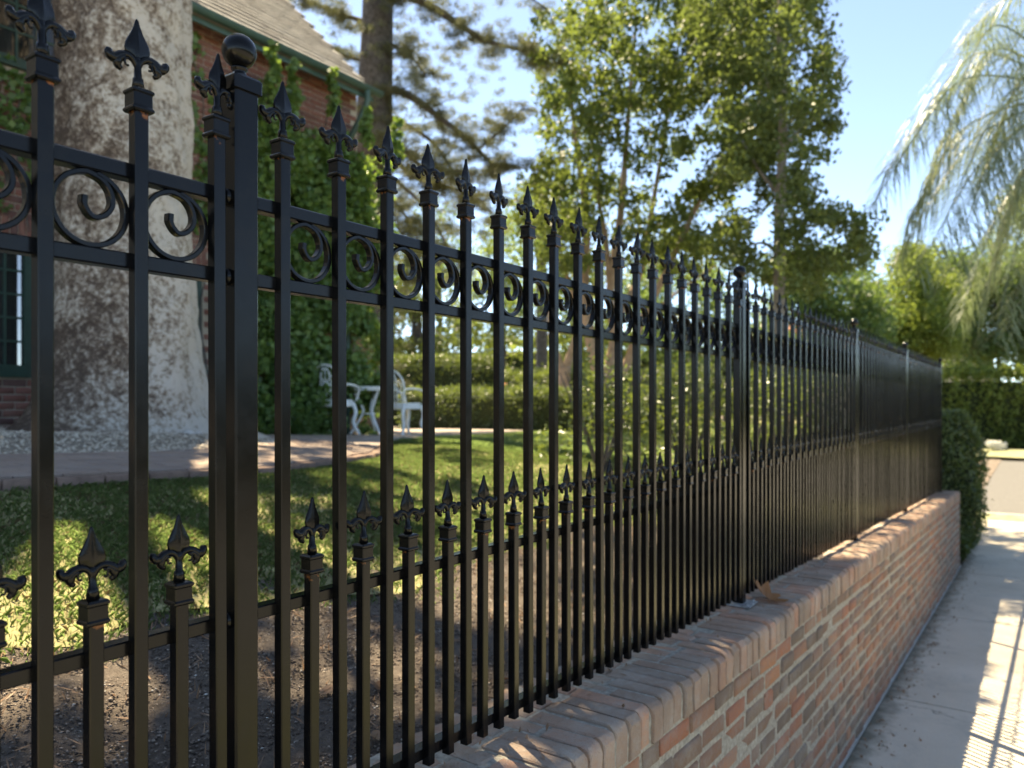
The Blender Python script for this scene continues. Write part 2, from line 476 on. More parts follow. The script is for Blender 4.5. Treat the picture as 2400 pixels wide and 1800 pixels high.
sheet('cross_verge', np.linspace(16.3, 17.3, 4), np.linspace(-2.3, 4, 8), lambda x, y: zs(x)-.015+.03*math.sin(x*3), M['dryverge'])
mb = MB()
mb.rings([[(17.3, y, zs(17)-.2), (17.55, y, zs(17)-.2), (17.53, y, zs(17)-.0), (17.3, y, zs(17)+.002)] for y in np.linspace(-2.3, 4, 8)])
tag(mb.build('cross_kerb', M['kerb']), kind='structure')
sheet('crossing_apron', np.linspace(13.6, 16.3, 6), np.linspace(-.74, 3.2, 6), lambda x, y: zs(x)-.012, M['concrete'])
sheet('far_verge', np.linspace(35.0, 41, 8), np.linspace(-14, 20, 12), lambda x, y: zs(x)+.02+.04*math.sin(x*2+y), M['dryverge'])

# ------------------------------------------------------------------ brick retaining wall
WT = lambda x: CAMZ - .705 - SL*x                 # top of the wall
WEND = 11.35
YF = .82                                          # street face
wall = tag(empty('brick_wall', (2, YF+.17, zs(2))), 'low tumbled brick retaining wall with rounded cap carrying the black fence', 'wall')
woff = Vector(wall.location)
def in_wall(o, loc=(0,0,0)):
    o.parent = wall; o.location = Vector(loc) - woff; return o
ang = math.atan(-SL)
# mortar core
mb = MB()
core = []
for x in np.linspace(-3.2, WEND-.012, 40):
    t, b = WT(x), zs(x)-.1
    core.append([(x, YF-.001, b), (x, 1.165, b), (x, 1.165, t-.004), (x, YF+.020, t-.004), (x, YF+.001, t-.013), (x, YF-.006, t-.034), (x, YF-.006, t-.106), (x, YF-.001, t-.108)])
mb.rings(core)
in_wall(mb.build('mortar_core', M['mortar']))

def brick_verts(L, D, H, ch, jit, rnd, nose=0.0):
    """brick centred on x, front face at y=0, top at z=0; 3 rings style rounded block"""
    prof = []                                   # profile in (y,z), counter clockwise
    c = ch
    if nose:
        r = nose
        pts = [(0, -H+c), (0, -r)]
        for k in range(1, 4):
            a = math.pi/2*k/4
            pts.append((r-r*math.cos(a), -r+r*math.sin(a)))
        pts += [(r, 0), (D-c, 0), (D, -c), (D, -H), (c, -H)]
    else:
        pts = [(0, -H+c), (0, -c), (c, 0), (D, 0), (D, -H), (c, -H)]
    cy = D/2; cz = -H/2
    rings = []
    for xx, sc in ((-L/2, 1-2*c/H*.8), (-L/2+c*.9, 1.0), (L/2-c*.9, 1.0), (L/2, 1-2*c/H*.8)):
        ring = []
        for y, z in pts:
            ins = c*.75 if sc < 1 else 0
            yy = y + ins if y < D*.5 else y
            zz = z*1.0
            if sc < 1:
                zz = max(-H+ins*.9, min(-ins*.9, z))
            ring.append((xx + rnd.uniform(-jit, jit), yy + rnd.uniform(-jit, jit)*.7, zz + rnd.uniform(-jit, jit)*.7))
        rings.append(ring)
    return rings

rb = random.Random(5)
bricks = []                                       # (score, matrix, kind, verts rings)
def wall_variants():
    out = {}
    for L in (.196, .168, .094):
        out[L] = []
        for k in range(6):
            mb = MB(); mb.rings(brick_verts(L, .07, .0585, .008, .0035, rb)); out[L].append(mb.mesh('brick', True, 50))
    return out
WV = wall_variants()
CV = {}
for D in (.135, .205, .17):
    CV[D] = []
    for k in range(6):
        mb = MB(); mb.rings(brick_verts(.0555, D, .100, .0045, .0028, rb, nose=.028)); CV[D].append(mb.mesh('cap_brick', True, 28))
IV = {}
for D in (.21, .14, .175):
    IV[D] = []
    for k in range(4):
        mb = MB(); mb.rings(brick_verts(.0555, D, .07, .0035, .0022, rb)); IV[D].append(mb.mesh('cap_brick', True, 28))

items = []
def put(mesh, loc, rot, scl, mats):
    mtx = Matrix.Translation(loc) @ rot @ Matrix.Diagonal((*scl, 1))
    pr = project(loc)
    sc = -1
    if pr and -80 < pr[0] < 2480 and -80 < pr[1] < 1880: sc = 1/pr[2]
    items.append((sc, mtx, mesh, mats))
pitch = .0735
zc0 = .105                                         # cap height
for c in range(13):
    x = -3.0 + rb.uniform(0, .2)
    while x < WEND - .05:
        L = rb.choice([.196, .196, .196, .168, .094, .094])
        if x + L > WEND: L = .094
        xc = x + L/2
        z = WT(xc) - zc0 - pitch*c - rb.uniform(0, .005) - .004*math.sin(xc*2.7+c*1.9)
        if z - .055 > zs(xc) - .02:
            rot = Matrix.Rotation(-ang + rb.uniform(-.012, .012), 4, 'Y') @ Matrix.Rotation(rb.uniform(-.02, .02), 4, 'Z') @ Matrix.Rotation(rb.uniform(-.03, .03), 4, 'X')
            put(rb.choice(WV[L]), Vector((xc, YF + rb.uniform(-.010, -.003), z)), rot, (rb.uniform(.97, 1.02), 1, rb.uniform(.95, 1.04)), ('brick', 'brick_i'))
        x += L + rb.uniform(.010, .020)
x = -3.0
while x < WEND - .03:
    Dm = rb.choice([.135, .205, .205, .17])
    dz = rb.uniform(-.004, .004)
    rot = Matrix.Rotation(-ang, 4, 'Y') @ Matrix.Rotation(rb.uniform(-.025, .025), 4, 'Z')
    put(rb.choice(CV[Dm]), Vector((x, YF - .012 + rb.uniform(-.006, .004), WT(x) + dz + .002)), rot, (rb.uniform(.94, 1.05), 1, 1), ('cap', 'cap_i'))
    y = YF - .012 + Dm + rb.uniform(.010, .016)
    while y < 1.13:
        Di = rb.choice([.21, .14, .175]); Di2 = min(1.0, (1.168-y)/Di)
        put(rb.choice(IV[Di]), Vector((x, y, WT(x) + dz + rb.uniform(-.004, .002))), rot, (rb.uniform(.95, 1.05), Di2, 1), ('cap', 'cap_i'))
        y += Di*Di2 + rb.uniform(.010, .014)
    x += .0685 + rb.uniform(-.003, .003)
def emit(items, keep, inp, massname, matkey_mass=None):
    items.sort(key=lambda t: -t[0])
    for sc, mtx, me, mats in items[:keep]:
        o = link(me.name.split('.')[0], me, M[mats[0]])
        inp(o); o.matrix_basis = Matrix.Translation(-Vector(o.parent.location)) @ mtx
    groups = {}
    for sc, mtx, me, mats in items[keep:]: groups.setdefault(mats[1], []).append((mtx, me))
    for mk, lst in groups.items():
        mb = MB()
        for mtx, me in lst:
            mb.add([mtx @ v.co for v in me.vertices], [tuple(p.vertices) for p in me.polygons])
        o = mb.build(massname[mk], M[mk], None, True); o['kind'] = 'stuff'
        inp(o); o.location = -Vector(o.parent.location)
def par(p):
    def f(o): o.parent = p
    return f
wbr = [i for i in items if i[3][0] == 'brick']; cbr = [i for i in items if i[3][0] == 'cap']
emit(wbr, 300, par(wall), {'brick_i': 'farther_bricks'})
emit(cbr, 260, par(wall), {'cap_i': 'farther_cap_bricks'})

# ------------------------------------------------------------------ fence
PZ = lambda x: CAMZ - .671 - SL*x                  # foot of the pickets
PITCH = .1184; POST0 = .716; SPAN = 2.367
ZT, ZS_ = CAMZ + .389, CAMZ - .281                 # collar foot of tall and short pickets

def make_collar():
    mb = MB()
    def sq(w, z): 
        h = w/2; c = .0015
        return [(-h+c,-h,z),(h-c,-h,z),(h,-h+c,z),(h,h-c,z),(h-c,h,z),(-h+c,h,z),(-h,h-c,z),(-h,-h+c,z)]
    mb.rings([sq(.0265, -.001), sq(.0298, .001), sq(.0298, .0035), sq(.0262, .006), sq(.0258, .0225), sq(.0295, .0245), sq(.0295, .0275), sq(.024, .0300), sq(.0145, .0312)])
    return mb.mesh('collar')
def make_finial():
    mb = MB()
    z0 = .0305
    # tapered socket and stem
    mb.lathe([(.0086, z0), (.0070, z0+.0135), (.0062, z0+.0145), (.0054, z0+.0155), (.0045, z0+.034), (.0050, z0+.042)], 8)
    # leaf blade, ridged lozenge section
    zb = z0 + .036
    prof = [(0, .0035, .0032), (.004, .0100, .0036), (.010, .0142, .0042), (.017, .0153, .0044), (.024, .0139, .0042), (.032, .0103, .0036), (.040, .0066, .0030), (.048, .0037, .0026), (.0545, .0022, .0022), (.0575, .0008, .0010)]
    rings = []
    for dz, w, t in prof:
        z = zb + dz; w *= 1.1; t *= 1.25
        rings.append([(-w, 0, z), (-w*.86, -t*.55, z), (-w*.16, -t*.42, z), (0, -t, z), (w*.16, -t*.42, z), (w*.86, -t*.55, z), (w, 0, z), (w*.86, t*.55, z), (w*.16, t*.42, z), (0, t, z), (-w*.16, t*.42, z), (-w*.86, t*.55, z)])
    mb.rings(rings)
    za = z0 + .034
    for sg in (-1, 1):
        arm = catmull([(0, 0, za-.006), (sg*.005, 0, za+.004), (sg*.013, 0, za+.0085), (sg*.022, 0, za+.006), (sg*.0285, 0, za+.0005), (sg*.0328, 0, za+.001), (sg*.0362, 0, za+.0055), (sg*.0356, 0, za+.0105)], 3)
        rr = np.interp(np.linspace(0, 1, len(arm)), [0, .25, .5, .75, .92, 1], [.0038, .0052, .0060, .0064, .0052, .0038])
        mb.tube(arm, list(rr), 6)
        lobe = catmull([(sg*.017, 0, za+.005), (sg*.0245, 0, za+.000), (sg*.0255, 0, za-.008), (sg*.0205, 0, za-.0125)], 3)
        rr = np.interp(np.linspace(0, 1, len(lobe)), [0, .5, 1], [.0056, .0062, .0030])
        mb.tube(lobe, list(rr), 6)
        vol = catmull([(sg*.012, -.003, za+.004), (sg*.0175, -.0035, za+.001), (sg*.0165, -.0035, za-.006), (sg*.0125, -.003, za-.006)], 2)
        mb.tube(vol, .0017, 5)
    return mb.mesh('finial', True)
COLLAR, FINIAL = make_collar(), make_finial()
COLLAR.materials.append(M['paint']); FINIAL.materials.append(M['paint'])

def make_scroll():
    R = .0485
    hook = [(-.16,.32),(-.15,.05),(.08,-.20),(.38,-.10),(.57,.20),(.52,.55),(.28,.84),(-.12,.97)]
    pts = [np.array(p)*R for p in catmull([(a, b, 0) for a, b in hook], 4)][:-1]
    for k in range(0, 41):
        a = math.radians(97 + 345*k/40)
        pts.append(np.array((math.cos(a), math.sin(a), 0))*R*.965)
    rings = []
    for i, p in enumerate(pts):
        t = pts[min(i+1, len(pts)-1)] - pts[max(i-1, 0)]; t = t/np.linalg.norm(t)
        nrm = np.array((-t[1], t[0], 0)); w = .0036 if i > 3 else .0042; d = .0068
        q = lambda a, b: (p[0]+nrm[0]*a, b, p[1]+nrm[1]*a)
        rings.append([q(-w, -d+.0015), q(-w, d-.0015), q(-w+.0012, d), q(w-.0012, d), q(w, d-.0015), q(w, -d+.0015), q(w-.0012, -d), q(-w+.0012, -d)])
    mb = MB(); mb.rings(rings)
    me = mb.mesh('scroll'); me.materials.append(M['paint']); return me
SCROLL = make_scroll()

def fence_panel(tall, x0, x1, label):
    xm = (x0+x1)/2
    root = tag(empty('steel_fence', (xm, 1.0, PZ(xm))), label, 'fence', 'black fence panels along the wall')
    o0 = Vector(root.location)
    rj = random.Random(int(x0*100))
    for name, za, zb, d in (('top_rail', .299, .320, .024), ('scroll_rail', .179, .200, .024), ('middle_rail', -.337, -.317, .024)):
        mb = MB()
        c = .002; z0, z1 = CAMZ+za-o0.z, CAMZ+zb-o0.z; ya, yb = -.006, -.006+d
        mb.rings([[(x-o0.x, ya, z0+c), (x-o0.x, ya+c, z0), (x-o0.x, yb-c, z0), (x-o0.x, yb, z0+c), (x-o0.x, yb, z1-c), (x-o0.x, yb-c, z1), (x-o0.x, ya+c, z1), (x-o0.x, ya, z1-c)] for x in (x0, x1)])
        mb.build(name, M['paint'], root)
    mb = MB()
    mb.rings([[(x-o0.x, -.006, PZ(x)+.012-o0.z), (x-o0.x, .020, PZ(x)+.012-o0.z), (x-o0.x, .020, PZ(x)+.033-o0.z), (x-o0.x, -.006, PZ(x)+.033-o0.z)] for x in (x0, x1)])
    mb.build('bottom_rail', M['paint'], root)
    xs_all = [(x, ZT) for x in tall] + [(x + PITCH/2, ZS_) for x in tall[:-1]]
    for x, zt in xs_all:
        L = zt - PZ(x)
        mb = MB(); mb.prism(.0188, .0188, .0016, -L + rj.uniform(-.003, .003), .004)
        p = mb.build('picket', M['picket'], root)
        lean = rj.uniform(-.0025, .0025)
        p.location = Vector((x + rj.uniform(-.001, .001), .9905, zt)) - o0
        p.rotation_euler = (rj.uniform(-.002, .002), lean, rj.uniform(-.03, .03))
        link('collar', COLLAR, None, p)
        f = link('finial', FINIAL, None, p)
        f.rotation_euler = (rj.uniform(-.03, .03), rj.uniform(-.03, .03), rj.uniform(-.22, .22))
    for x in tall[:-1]:
        s = link('scroll', SCROLL, None, root)
        s.location = Vector((x + PITCH/2 + rj.uniform(-.001, .001), 1.003, CAMZ + .2495)) - o0
        s.rotation_euler = (0, rj.uniform(-.06, .06), 0)

def fence_post(x, label, plate=False, xb=None):
    zf = WT(x) + .004
    root = tag(empty('fence_post', (x, 1.0, zf)), label, 'fence post', 'ball topped fence posts')
    h = CAMZ + .4735 - zf
    mb = MB(); mb.prism(.041, .041, .003, 0, h); mb.build('post_shaft', M['paint'], root)
    mb = MB()
    def sq(w, z):
        g = w/2; c = .002
        return [(-g+c,-g,z),(g-c,-g,z),(g,-g+c,z),(g,g-c,z),(g-c,g,z),(-g+c,g,z),(-g,g-c,z),(-g,-g+c,z)]
    mb.rings([sq(.049, h-.004), sq(.049, h+.015), sq(.044, h+.019), sq(.020, h+.025)])
    cap = mb.build('post_cap', M['paint'], root)
    mb = MB(); mb.lathe([(.0135, h+.023), (.0105, h+.027), (.0095, h+.031), (.0125, h+.0335), (.0125, h+.036), (.009, h+.038)], 14); mb.build('neck', M['paint'], cap, True)
    mb = MB(); mb.sphere((0, 0, h+.0615), .0258, 22, 14); mb.build('ball', M['paint'], root, True)
    for sx in (-1, 1):
        for zz in (CAMZ+.309-zf, CAMZ+.189-zf, CAMZ-.327-zf):
            mb = MB(); mb.sphere((sx*.0215, -.003, zz), .009, 7, 5, 1.35); mb.build('weld', M['paint'], root, True)
    mb = MB(); w = .058 if plate else .03
    mb.box((-w, -w, .0), (w, w, .0055)); pl = mb.build('base_plate', M['steel'] if plate else M['paint'], root)
    if plate:
        for sx in (-1, 1):
            for sy in (-1, 1):
                mb = MB(); mb.lathe([(.0075, .0055), (.0075, .010), (.004, .012)], 6, sx*.043, sy*.043); mb.build('bolt', M['steel'], pl)

fence_panel([POST0-.045-PITCH*i for i in range(14, -1, -1)], -1.2, POST0-.02, 'black steel fence panel nearest the viewer, crossing the mottled tree trunk')
posts = [POST0 + SPAN*i for i in range(4)] + [10.9]
plab = ['nearest ball topped black fence post, beside the mottled trunk', 'black fence post on a square metal base plate with a dry leaf at its foot',
        'black fence post third from the viewer, in line with the distant green trees', 'black fence post fourth from the viewer, second to last before the bush',
        'black fence post at the far end of the fence by the rounded bush']
for i, x in enumerate(posts): fence_post(x, plab[i], plate=(i == 1))
flab = ['long black fence panel with fleur tips in front of the white chairs and lawn', 'black fence panel just beyond the post with the metal base plate',
        'black fence panel seen edge on between the third and fourth ball posts', 'farthest black fence panel ending beside the rounded bush']
for i in range(4):
    a, b = posts[i], posts[i+1]
    n = int(round((b - .045 - (a+.073))/PITCH)) + 1
    fence_panel([a + .073 + PITCH*k for k in range(n)], a+.02, b-.02, flab[i])

# ------------------------------------------------------------------ leaf clouds
def leaf_mesh(name, C, size, aspect=.55, updir=None, upmix=0.0, szvar=.35, axis=None, axmix=0.0, rng=RNG):
    N = len(C)
    a = rng.normal(size=(N, 3))
    if axis is not None: a = a/np.linalg.norm(a, axis=1, keepdims=True)*(1-axmix) + np.asarray(axis)*axmix
    a /= np.linalg.norm(a, axis=1, keepdims=True)
    nrm = rng.normal(size=(N, 3)); nrm /= np.linalg.norm(nrm, axis=1, keepdims=True)
    if updir is not None: nrm = nrm*(1-upmix) + np.asarray(updir)*upmix
    b = np.cross(nrm, a); b /= (np.linalg.norm(b, axis=1, keepdims=True)+1e-9)
    L = size*(1 + szvar*rng.uniform(-1, 1, (N, 1)))
    Wd = L*aspect
    V = np.empty((N, 4, 3))
    V[:, 0] = C - a*L*.5; V[:, 1] = C + b*Wd*.5 - a*L*.06; V[:, 2] = C + a*L*.5; V[:, 3] = C - b*Wd*.5 - a*L*.06
    F = np.arange(N*4).reshape(N, 4)
    return npmesh(name, V.reshape(-1, 3), F)

def blob_points(centers, radii, counts, pw=.45, flat=.8, rng=RNG):
    out = []
    for c, r, n in zip(centers, radii, counts):
        d = rng.normal(size=(int(n), 3)); d /= np.linalg.norm(d, axis=1, keepdims=True)
        rad = r*rng.uniform(0, 1, (int(n), 1))**pw
        p = d*rad; p[:, 2] *= flat
        out.append(np.asarray(c) + p)
    return np.concatenate(out)

def poly_clumps(poly, n, depth, dsd, rpx, gaps=(), rng=RNG, rvar=.4):
    """clump centres inside an outline at a given distance and spread of distance"""
    P = np.array(poly, float); lo, hi = P.min(0), P.max(0); cs = []; rs = []
    def inside(q):
        c = False
        for i in range(len(P)):
            a, b = P[i], P[i-1]
            if (a[1] > q[1]) != (b[1] > q[1]) and q[0] < (b[0]-a[0])*(q[1]-a[1])/(b[1]-a[1])+a[0]: c = not c
        return c
    tries = 0
    while len(cs) < n and tries < n*60:
        tries += 1
        q = rng.uniform(lo, hi)
        if not inside(q) or any((q[0]-g[0])**2+(q[1]-g[1])**2 < g[2]**2 for g in gaps): continue
        d = depth + dsd*rng.uniform(-1, 1); r = rpx*(1+rvar*rng.uniform(-1, 1))*depth/FPX
        cs.append(W(q[0], q[1], d)); rs.append(r)
    return cs, rs

def bend(pts, k=5): return catmull(pts, k)

def tree(name, label, base, limbs, cs, rs, per, leaf, lm, bm, aspect=.55, pw=.5, flat=.8, group=None, smooth=True):
    root = tag(empty(name, base), label, 'tree', group); b = Vector(base)
    mb = MB()
    for pts, r0, r1 in limbs:
        q = bend([np.array(p) - np.array(base) for p in pts], 5)
        mb.tube(q, list(np.linspace(r0, r1, len(q))), 9)
    mb.build('trunk', bm, root, True)
    P = blob_points([np.asarray(c)-np.array(base) for c in cs], rs, [max(20, per*(r**2)) for r in rs], pw, flat)
    o = link('crown', leaf_mesh('crown', P, leaf, aspect, (0,0,1), .25), lm, root)
    return root, mb

# big plane tree: mottled trunk in the garden, crown overhead, unseen, shaped for the dapple it casts
TX, TY = W(290, 0, 6.9)[:2]
tb = np.array((TX, TY, zg(TX, TY) - .05))
root = tag(empty('plane_tree', tb), 'massive plane tree with mottled white and brown trunk beside the brick house', 'tree')
mb = MB(); rings = []; NS = 40
rr = random.Random(3); ph = [rr.uniform(0, 6.28) for _ in range(8)]
from mathutils import noise as mnoise
NS = 110
for z in np.concatenate([np.linspace(0, .9, 28), np.linspace(.95, 6.4, 150)]):
    flare = .55*math.exp(-z/.28) + .16*math.exp(-z/.9)
    ring = []
    for k in range(NS):
        a = 2*math.pi*k/NS
        lob = 1 + .10*math.cos(5*a+ph[0]) + .07*math.cos(3*a+ph[1]) + .05*math.cos(8*a+ph[2])
        r = .565 - .006*z + flare*(.55 + .75*max(0, math.cos(2.5*a+ph[3]))**2) * 1.0
        r *= 1 + .022*math.sin(3*a+ph[4]+z*1.3) + .018*math.sin(7*a+ph[5]-z*2.1) + .012*math.sin(11*a+z*5)
        r += .02*(lob-1)*math.exp(-z/1.5)*5
        q_ = Vector((math.cos(a)*.6, math.sin(a)*.6, z*.8)); r += .030*mnoise.noise(q_*3.1) + .016*mnoise.noise(q_*8.3) + .010*abs(mnoise.noise(q_*19.0))
        ring.append((r*math.cos(a) + .03*math.sin(z*.9), r*math.sin(a) + .02*math.sin(z*.7+1), z))
    rings.append(ring)
mb.rings(rings)
top = [(.03*math.sin(6.4*.9), 0, 6.2)]
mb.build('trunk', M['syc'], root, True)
for k, (tx, ty, tz, r0) in enumerate([(-2.6, -2.8, 9.6, .30), (2.2, -3.4, 9.4, .28), (.3, .8, 10.5, .34), (-3.4, 1.2, 10.0, .24), (3.2, .8, 10.2, .24), (-.6, -4.6, 9.0, .22)]):
    mb = MB(); q = bend([(0, 0, 5.6), (tx*.25, ty*.25, 7.0), (tx*.65, ty*.65, 8.3), (tx, ty, tz)], 5)
    mb.tube(q, list(np.linspace(r0*.62, .03, len(q))), 10); mb.build('limb', M['syc'], root, True)
cs, rs = [], []
rg = np.random.default_rng(4)
SUNV = np.array(SUN_DIR)
LIT = [  # places on the ground kept sunlit by gaps cut in the crown (x, y, z, radius)
    (5.9, .2, -.2, 1.25), (6.2, .95, .7, 1.0), (1.45, .90, .92, .10), (3.0, 2.2, 1.0, .38), (3.6, 1.7, .95, .3), (2.0, 2.55, 1.2, .30),
    (3.6, 3.4, 1.3, .45), (4.9, 4.0, 1.25, .8), (2.35, 3.0, 1.25, .22), (4.2, 5.0, 1.3, .6), (1.2, 2.4, 1.1, .16), (2.7, 2.5, 1.1, .5), (4.3, 3.0, 1.2, .7), (5.6, 4.5, 1.2, 1.1), (.75, 1.9, 1.05, .14), (7.5, 5.5, 1.2, 1.2)]
n = 0
while n < 46:
    p = rg.uniform(-1, 1, 3)
    if (p**2).sum() > 1: continue
    c = np.array((1.6, 5.2, 10.6)) + p*np.array((6.4, 6.2, 2.2))
    r = rg.uniform(.45, .95)
    d = CT*c[0] + ST*c[1]
    if (c[2]-r-CAMZ) < .62*max(d, 0) : continue
    gsh = c - SUNV*(c[2]-.6)/SUNV[2]
    if gsh[1] < .2 + r or gsh[0] < -3.5: n += .3; continue
    bad = False
    for lx, ly, lz, lr in LIT:
        t = (c[2]-lz)/SUNV[2]; g = np.array((lx, ly, lz)) + SUNV*t
        if np.linalg.norm((g-c) - SUNV*np.dot(g-c, SUNV)) < r + lr - .15: bad = True; break
    if bad: n += .25; continue
    cs.append(c - tb); rs.append(r); n += 1
dens = [240]*len(cs)
for gx in np.arange(-1.2, 4.7, .34):  # extra clumps set on sun rays to shade the wall and near lawn
    for gy in np.arange(.35, 3.6, .34):
        if gy > 1.25 and rg.uniform() < (.55 if gx < 1.5 else .88): continue
        g0 = np.array((gx + rg.uniform(-.15, .15), gy + rg.uniform(-.15, .15), .95)); r = rg.uniform(.36, .55)
        c = g0 + SUNV*(rg.uniform(9.0, 11.5) - .95)/SUNV[2]
        if any(np.linalg.norm((np.array((lx, ly, lz)) - g0)*[1, 1, 0]) < lr + r*.45 for lx, ly, lz, lr in LIT): continue
        cs.append(c - tb); rs.append(r); dens.append(640 if gy < 1.3 else 330)
for gx in np.arange(.2, 7.2, .42):  # small clumps added on sun rays to dapple the lawn
    for gy in np.arange(1.5, 5.2, .42):
        if rg.uniform() > .22: continue
        r = rg.uniform(.22, .42); c = np.array((gx + rg.uniform(-.2, .2), gy + rg.uniform(-.2, .2), 1.1)) + SUNV*(rg.uniform(9.0, 11.8) - 1.1)/SUNV[2]
        if (c[2]-r-CAMZ) < .57*(CT*c[0] + ST*c[1]): continue
        cs.append(c - tb); rs.append(r); dens.append(420)
P = blob_points(cs, rs, [k*r*r for k, r in zip(dens, rs)], .5, .8)
link('crown', leaf_mesh('crown', P, .17, .8, (0,0,1), .35), M['sycleaf'], root)

# ------------------------------------------------------------------ brick house
HY = 8.3; HS0, HS1 = -14.0, 7.96; HZ0 = .9; EAVE = CAMZ + 4.55
house = tag(empty('brick_house', (3.5, HY+2.5, HZ0)), 'red brick house with grey shingle roof, green gutter and climbing vine', 'house')
ho = Vector(house.location)
def hp(o, parent=None):
    o.parent = parent or house; o.location = -ho if parent is None else (0,0,0); return o
wins = [(2.05, 3.55, CAMZ+.30, CAMZ+1.62), (4.2, 5.43, CAMZ+.40, CAMZ+1.60), (3.15, 3.86, CAMZ+3.35, CAMZ+4.30)]
mb = MB()
# front wall built as strips round the window openings
xsn = sorted({HS0, HS1} | {w[0] for w in wins} | {w[1] for w in wins}); zsn = sorted({HZ0-.6, EAVE+.2} | {w[2] for w in wins} | {w[3] for w in wins})
for xa, xb in zip(xsn, xsn[1:]):
    for za, zb in zip(zsn, zsn[1:]):
        if any(xa >= w[0]-1e-6 and xb <= w[1]+1e-6 and za >= w[2]-1e-6 and zb <= w[3]+1e-6 for w in wins): continue
        mb.box((xa, HY, za), (xb, HY+.25, zb))
hp(mb.build('front_wall', M['hmortar']))
mb = MB(); mb.box((HS1-.25, HY+.2505, HZ0-.6), (HS1-.001, HY+6, EAVE-.001))
mb.add([(HS1-.25, HY+.25, EAVE), (HS1-.25, HY+6, EAVE), (HS1-.25, HY+3.1, EAVE+2.9), (HS1-.002, HY+.25, EAVE), (HS1-.002, HY+6, EAVE), (HS1-.002, HY+3.1, EAVE+2.9)], [(0,1,2),(5,4,3),(0,2,5,3),(1,4,5,2)])
hp(mb.build('gable_wall', M['hmortar']))
# bricks on the front wall
hb = random.Random(9); items = []
HV = {}
for L in (.205, .10):
    HV[L] = []
    for k in range(4):
        mb = MB(); mb.rings(brick_verts(L, .03, .064, .005, .002, hb)); HV[L].append(mb.mesh('brick', True, 50))
def open_at(x, z):
    for a, b, c, d in wins:
        if a-.07 < x < b+.07 and c-.03 < z < d+.24: return True
    return False
tpr = project((TX, TY, 2)); 
def hput(L, x, z, rot=None):
    loc = Vector((x, HY-.012+hb.uniform(-.003, .003), z)); pr = project(loc); sc = -1
    if pr and -60 < pr[0] < 900 and -60 < pr[1] < 1100:
        sc = 1/pr[2]
        if 130 < pr[0] < 430: sc *= .3
        if pr[0] > 560 and pr[1] < 900: sc *= .5
    mtx = Matrix.Translation(loc) @ (rot or Matrix.Identity(4))
    items.append((sc, mtx, hb.choice(HV[L]), ('hbrick', 'hbrick_i')))
z = HZ0 - .2; row = 0
while z < EAVE + .15:
    x = 1.2 + (row % 2)*.109
    while x < HS1 - .1:
        if not open_at(x, z): hput(.205, x, z)
        elif not open_at(x-.055, z): hput(.10, x-.055, z)
        x += .2175
    z += .0755; row += 1
R90 = Matrix.Rotation(math.pi/2, 4, 'Y')
for a, b, c, d in wins:                            # soldier courses over and under the windows
    x = a - .04
    while x < b + .06:
        rot = Matrix.Translation((.032, 0, -.1)) @ R90
        hput(.205, x, d + .225, rot)
        x += .0755
emit(items, 300, par(house), {'hbrick_i': 'farther_bricks'})
# windows
for a, b, c, d in wins:
    w = empty('window', (0,0,0)); hp(w); w.location = Vector(((a+b)/2, HY+.05, c)) - ho
    def wp(mb, name, mat):
        o = mb.build(name, mat, w); o.location = -Vector(((a+b)/2, HY+.05, c)); return o
    f = .075
    mb = MB(); y0, y1 = HY+.012, HY+.10
    mb.box((a, y0, c), (a+f, y1, d)); mb.box((b-f, y0, c), (b, y1, d)); mb.box((a+f, y0, c), (b-f, y1, c+f)); mb.box((a+f, y0, d-f), (b-f, y1, d)); wp(mb, 'frame', M['green'])
    nx = max(2, int(round((b-a-2*f)/.16))); nz = max(2, int(round((d-c-2*f)/.235)))
    mb = MB()
    for i in range(1, nx):
        x = a+f + (b-a-2*f)*i/nx; mb.box((x-.011, HY+.035, c+f), (x+.011, HY+.07, d-f))
    for i in range(1, nz):
        zz = c+f + (d-c-2*f)*i/nz; mb.box((a+f, HY+.038, zz-.011), (b-f, HY+.067, zz+.011))
    wp(mb, 'muntins', M['green'])
    mb = MB(); mb.box((a+f+.001, HY+.052, c+f+.001), (b-f-.001, HY+.056, d-f-.001)); wp(mb, 'glazing', M['glass'])
    mb = MB(); mb.box((a-.05, HY-.06, c-.05), (b+.05, HY+.06, c-.001)); wp(mb, 'sill', M['green'])
    mb = MB()
    n = 40
    for k in range(n):
        x0 = a+f + (b-a-2*f)*k/n
        if .35 < k/n < .62: continue
        x1 = a+f + (b-a-2*f)*(k+1)/n
        mb.add([(x0, HY+.16+.02*math.sin(k*1.3), c), (x1, HY+.16+.02*math.sin((k+1)*1.3), c), (x1, HY+.16+.02*math.sin((k+1)*1.3), d), (x0, HY+.16+.02*math.sin(k*1.3), d)], [(0,1,2,3)])
    wp(mb, 'curtain', M['curtain'])
    mb = MB(); mb.box((a-.1, HY+.9, c-.1), (b+.1, HY+.95, d+.1)); wp(mb, 'room_back', M['dark'])
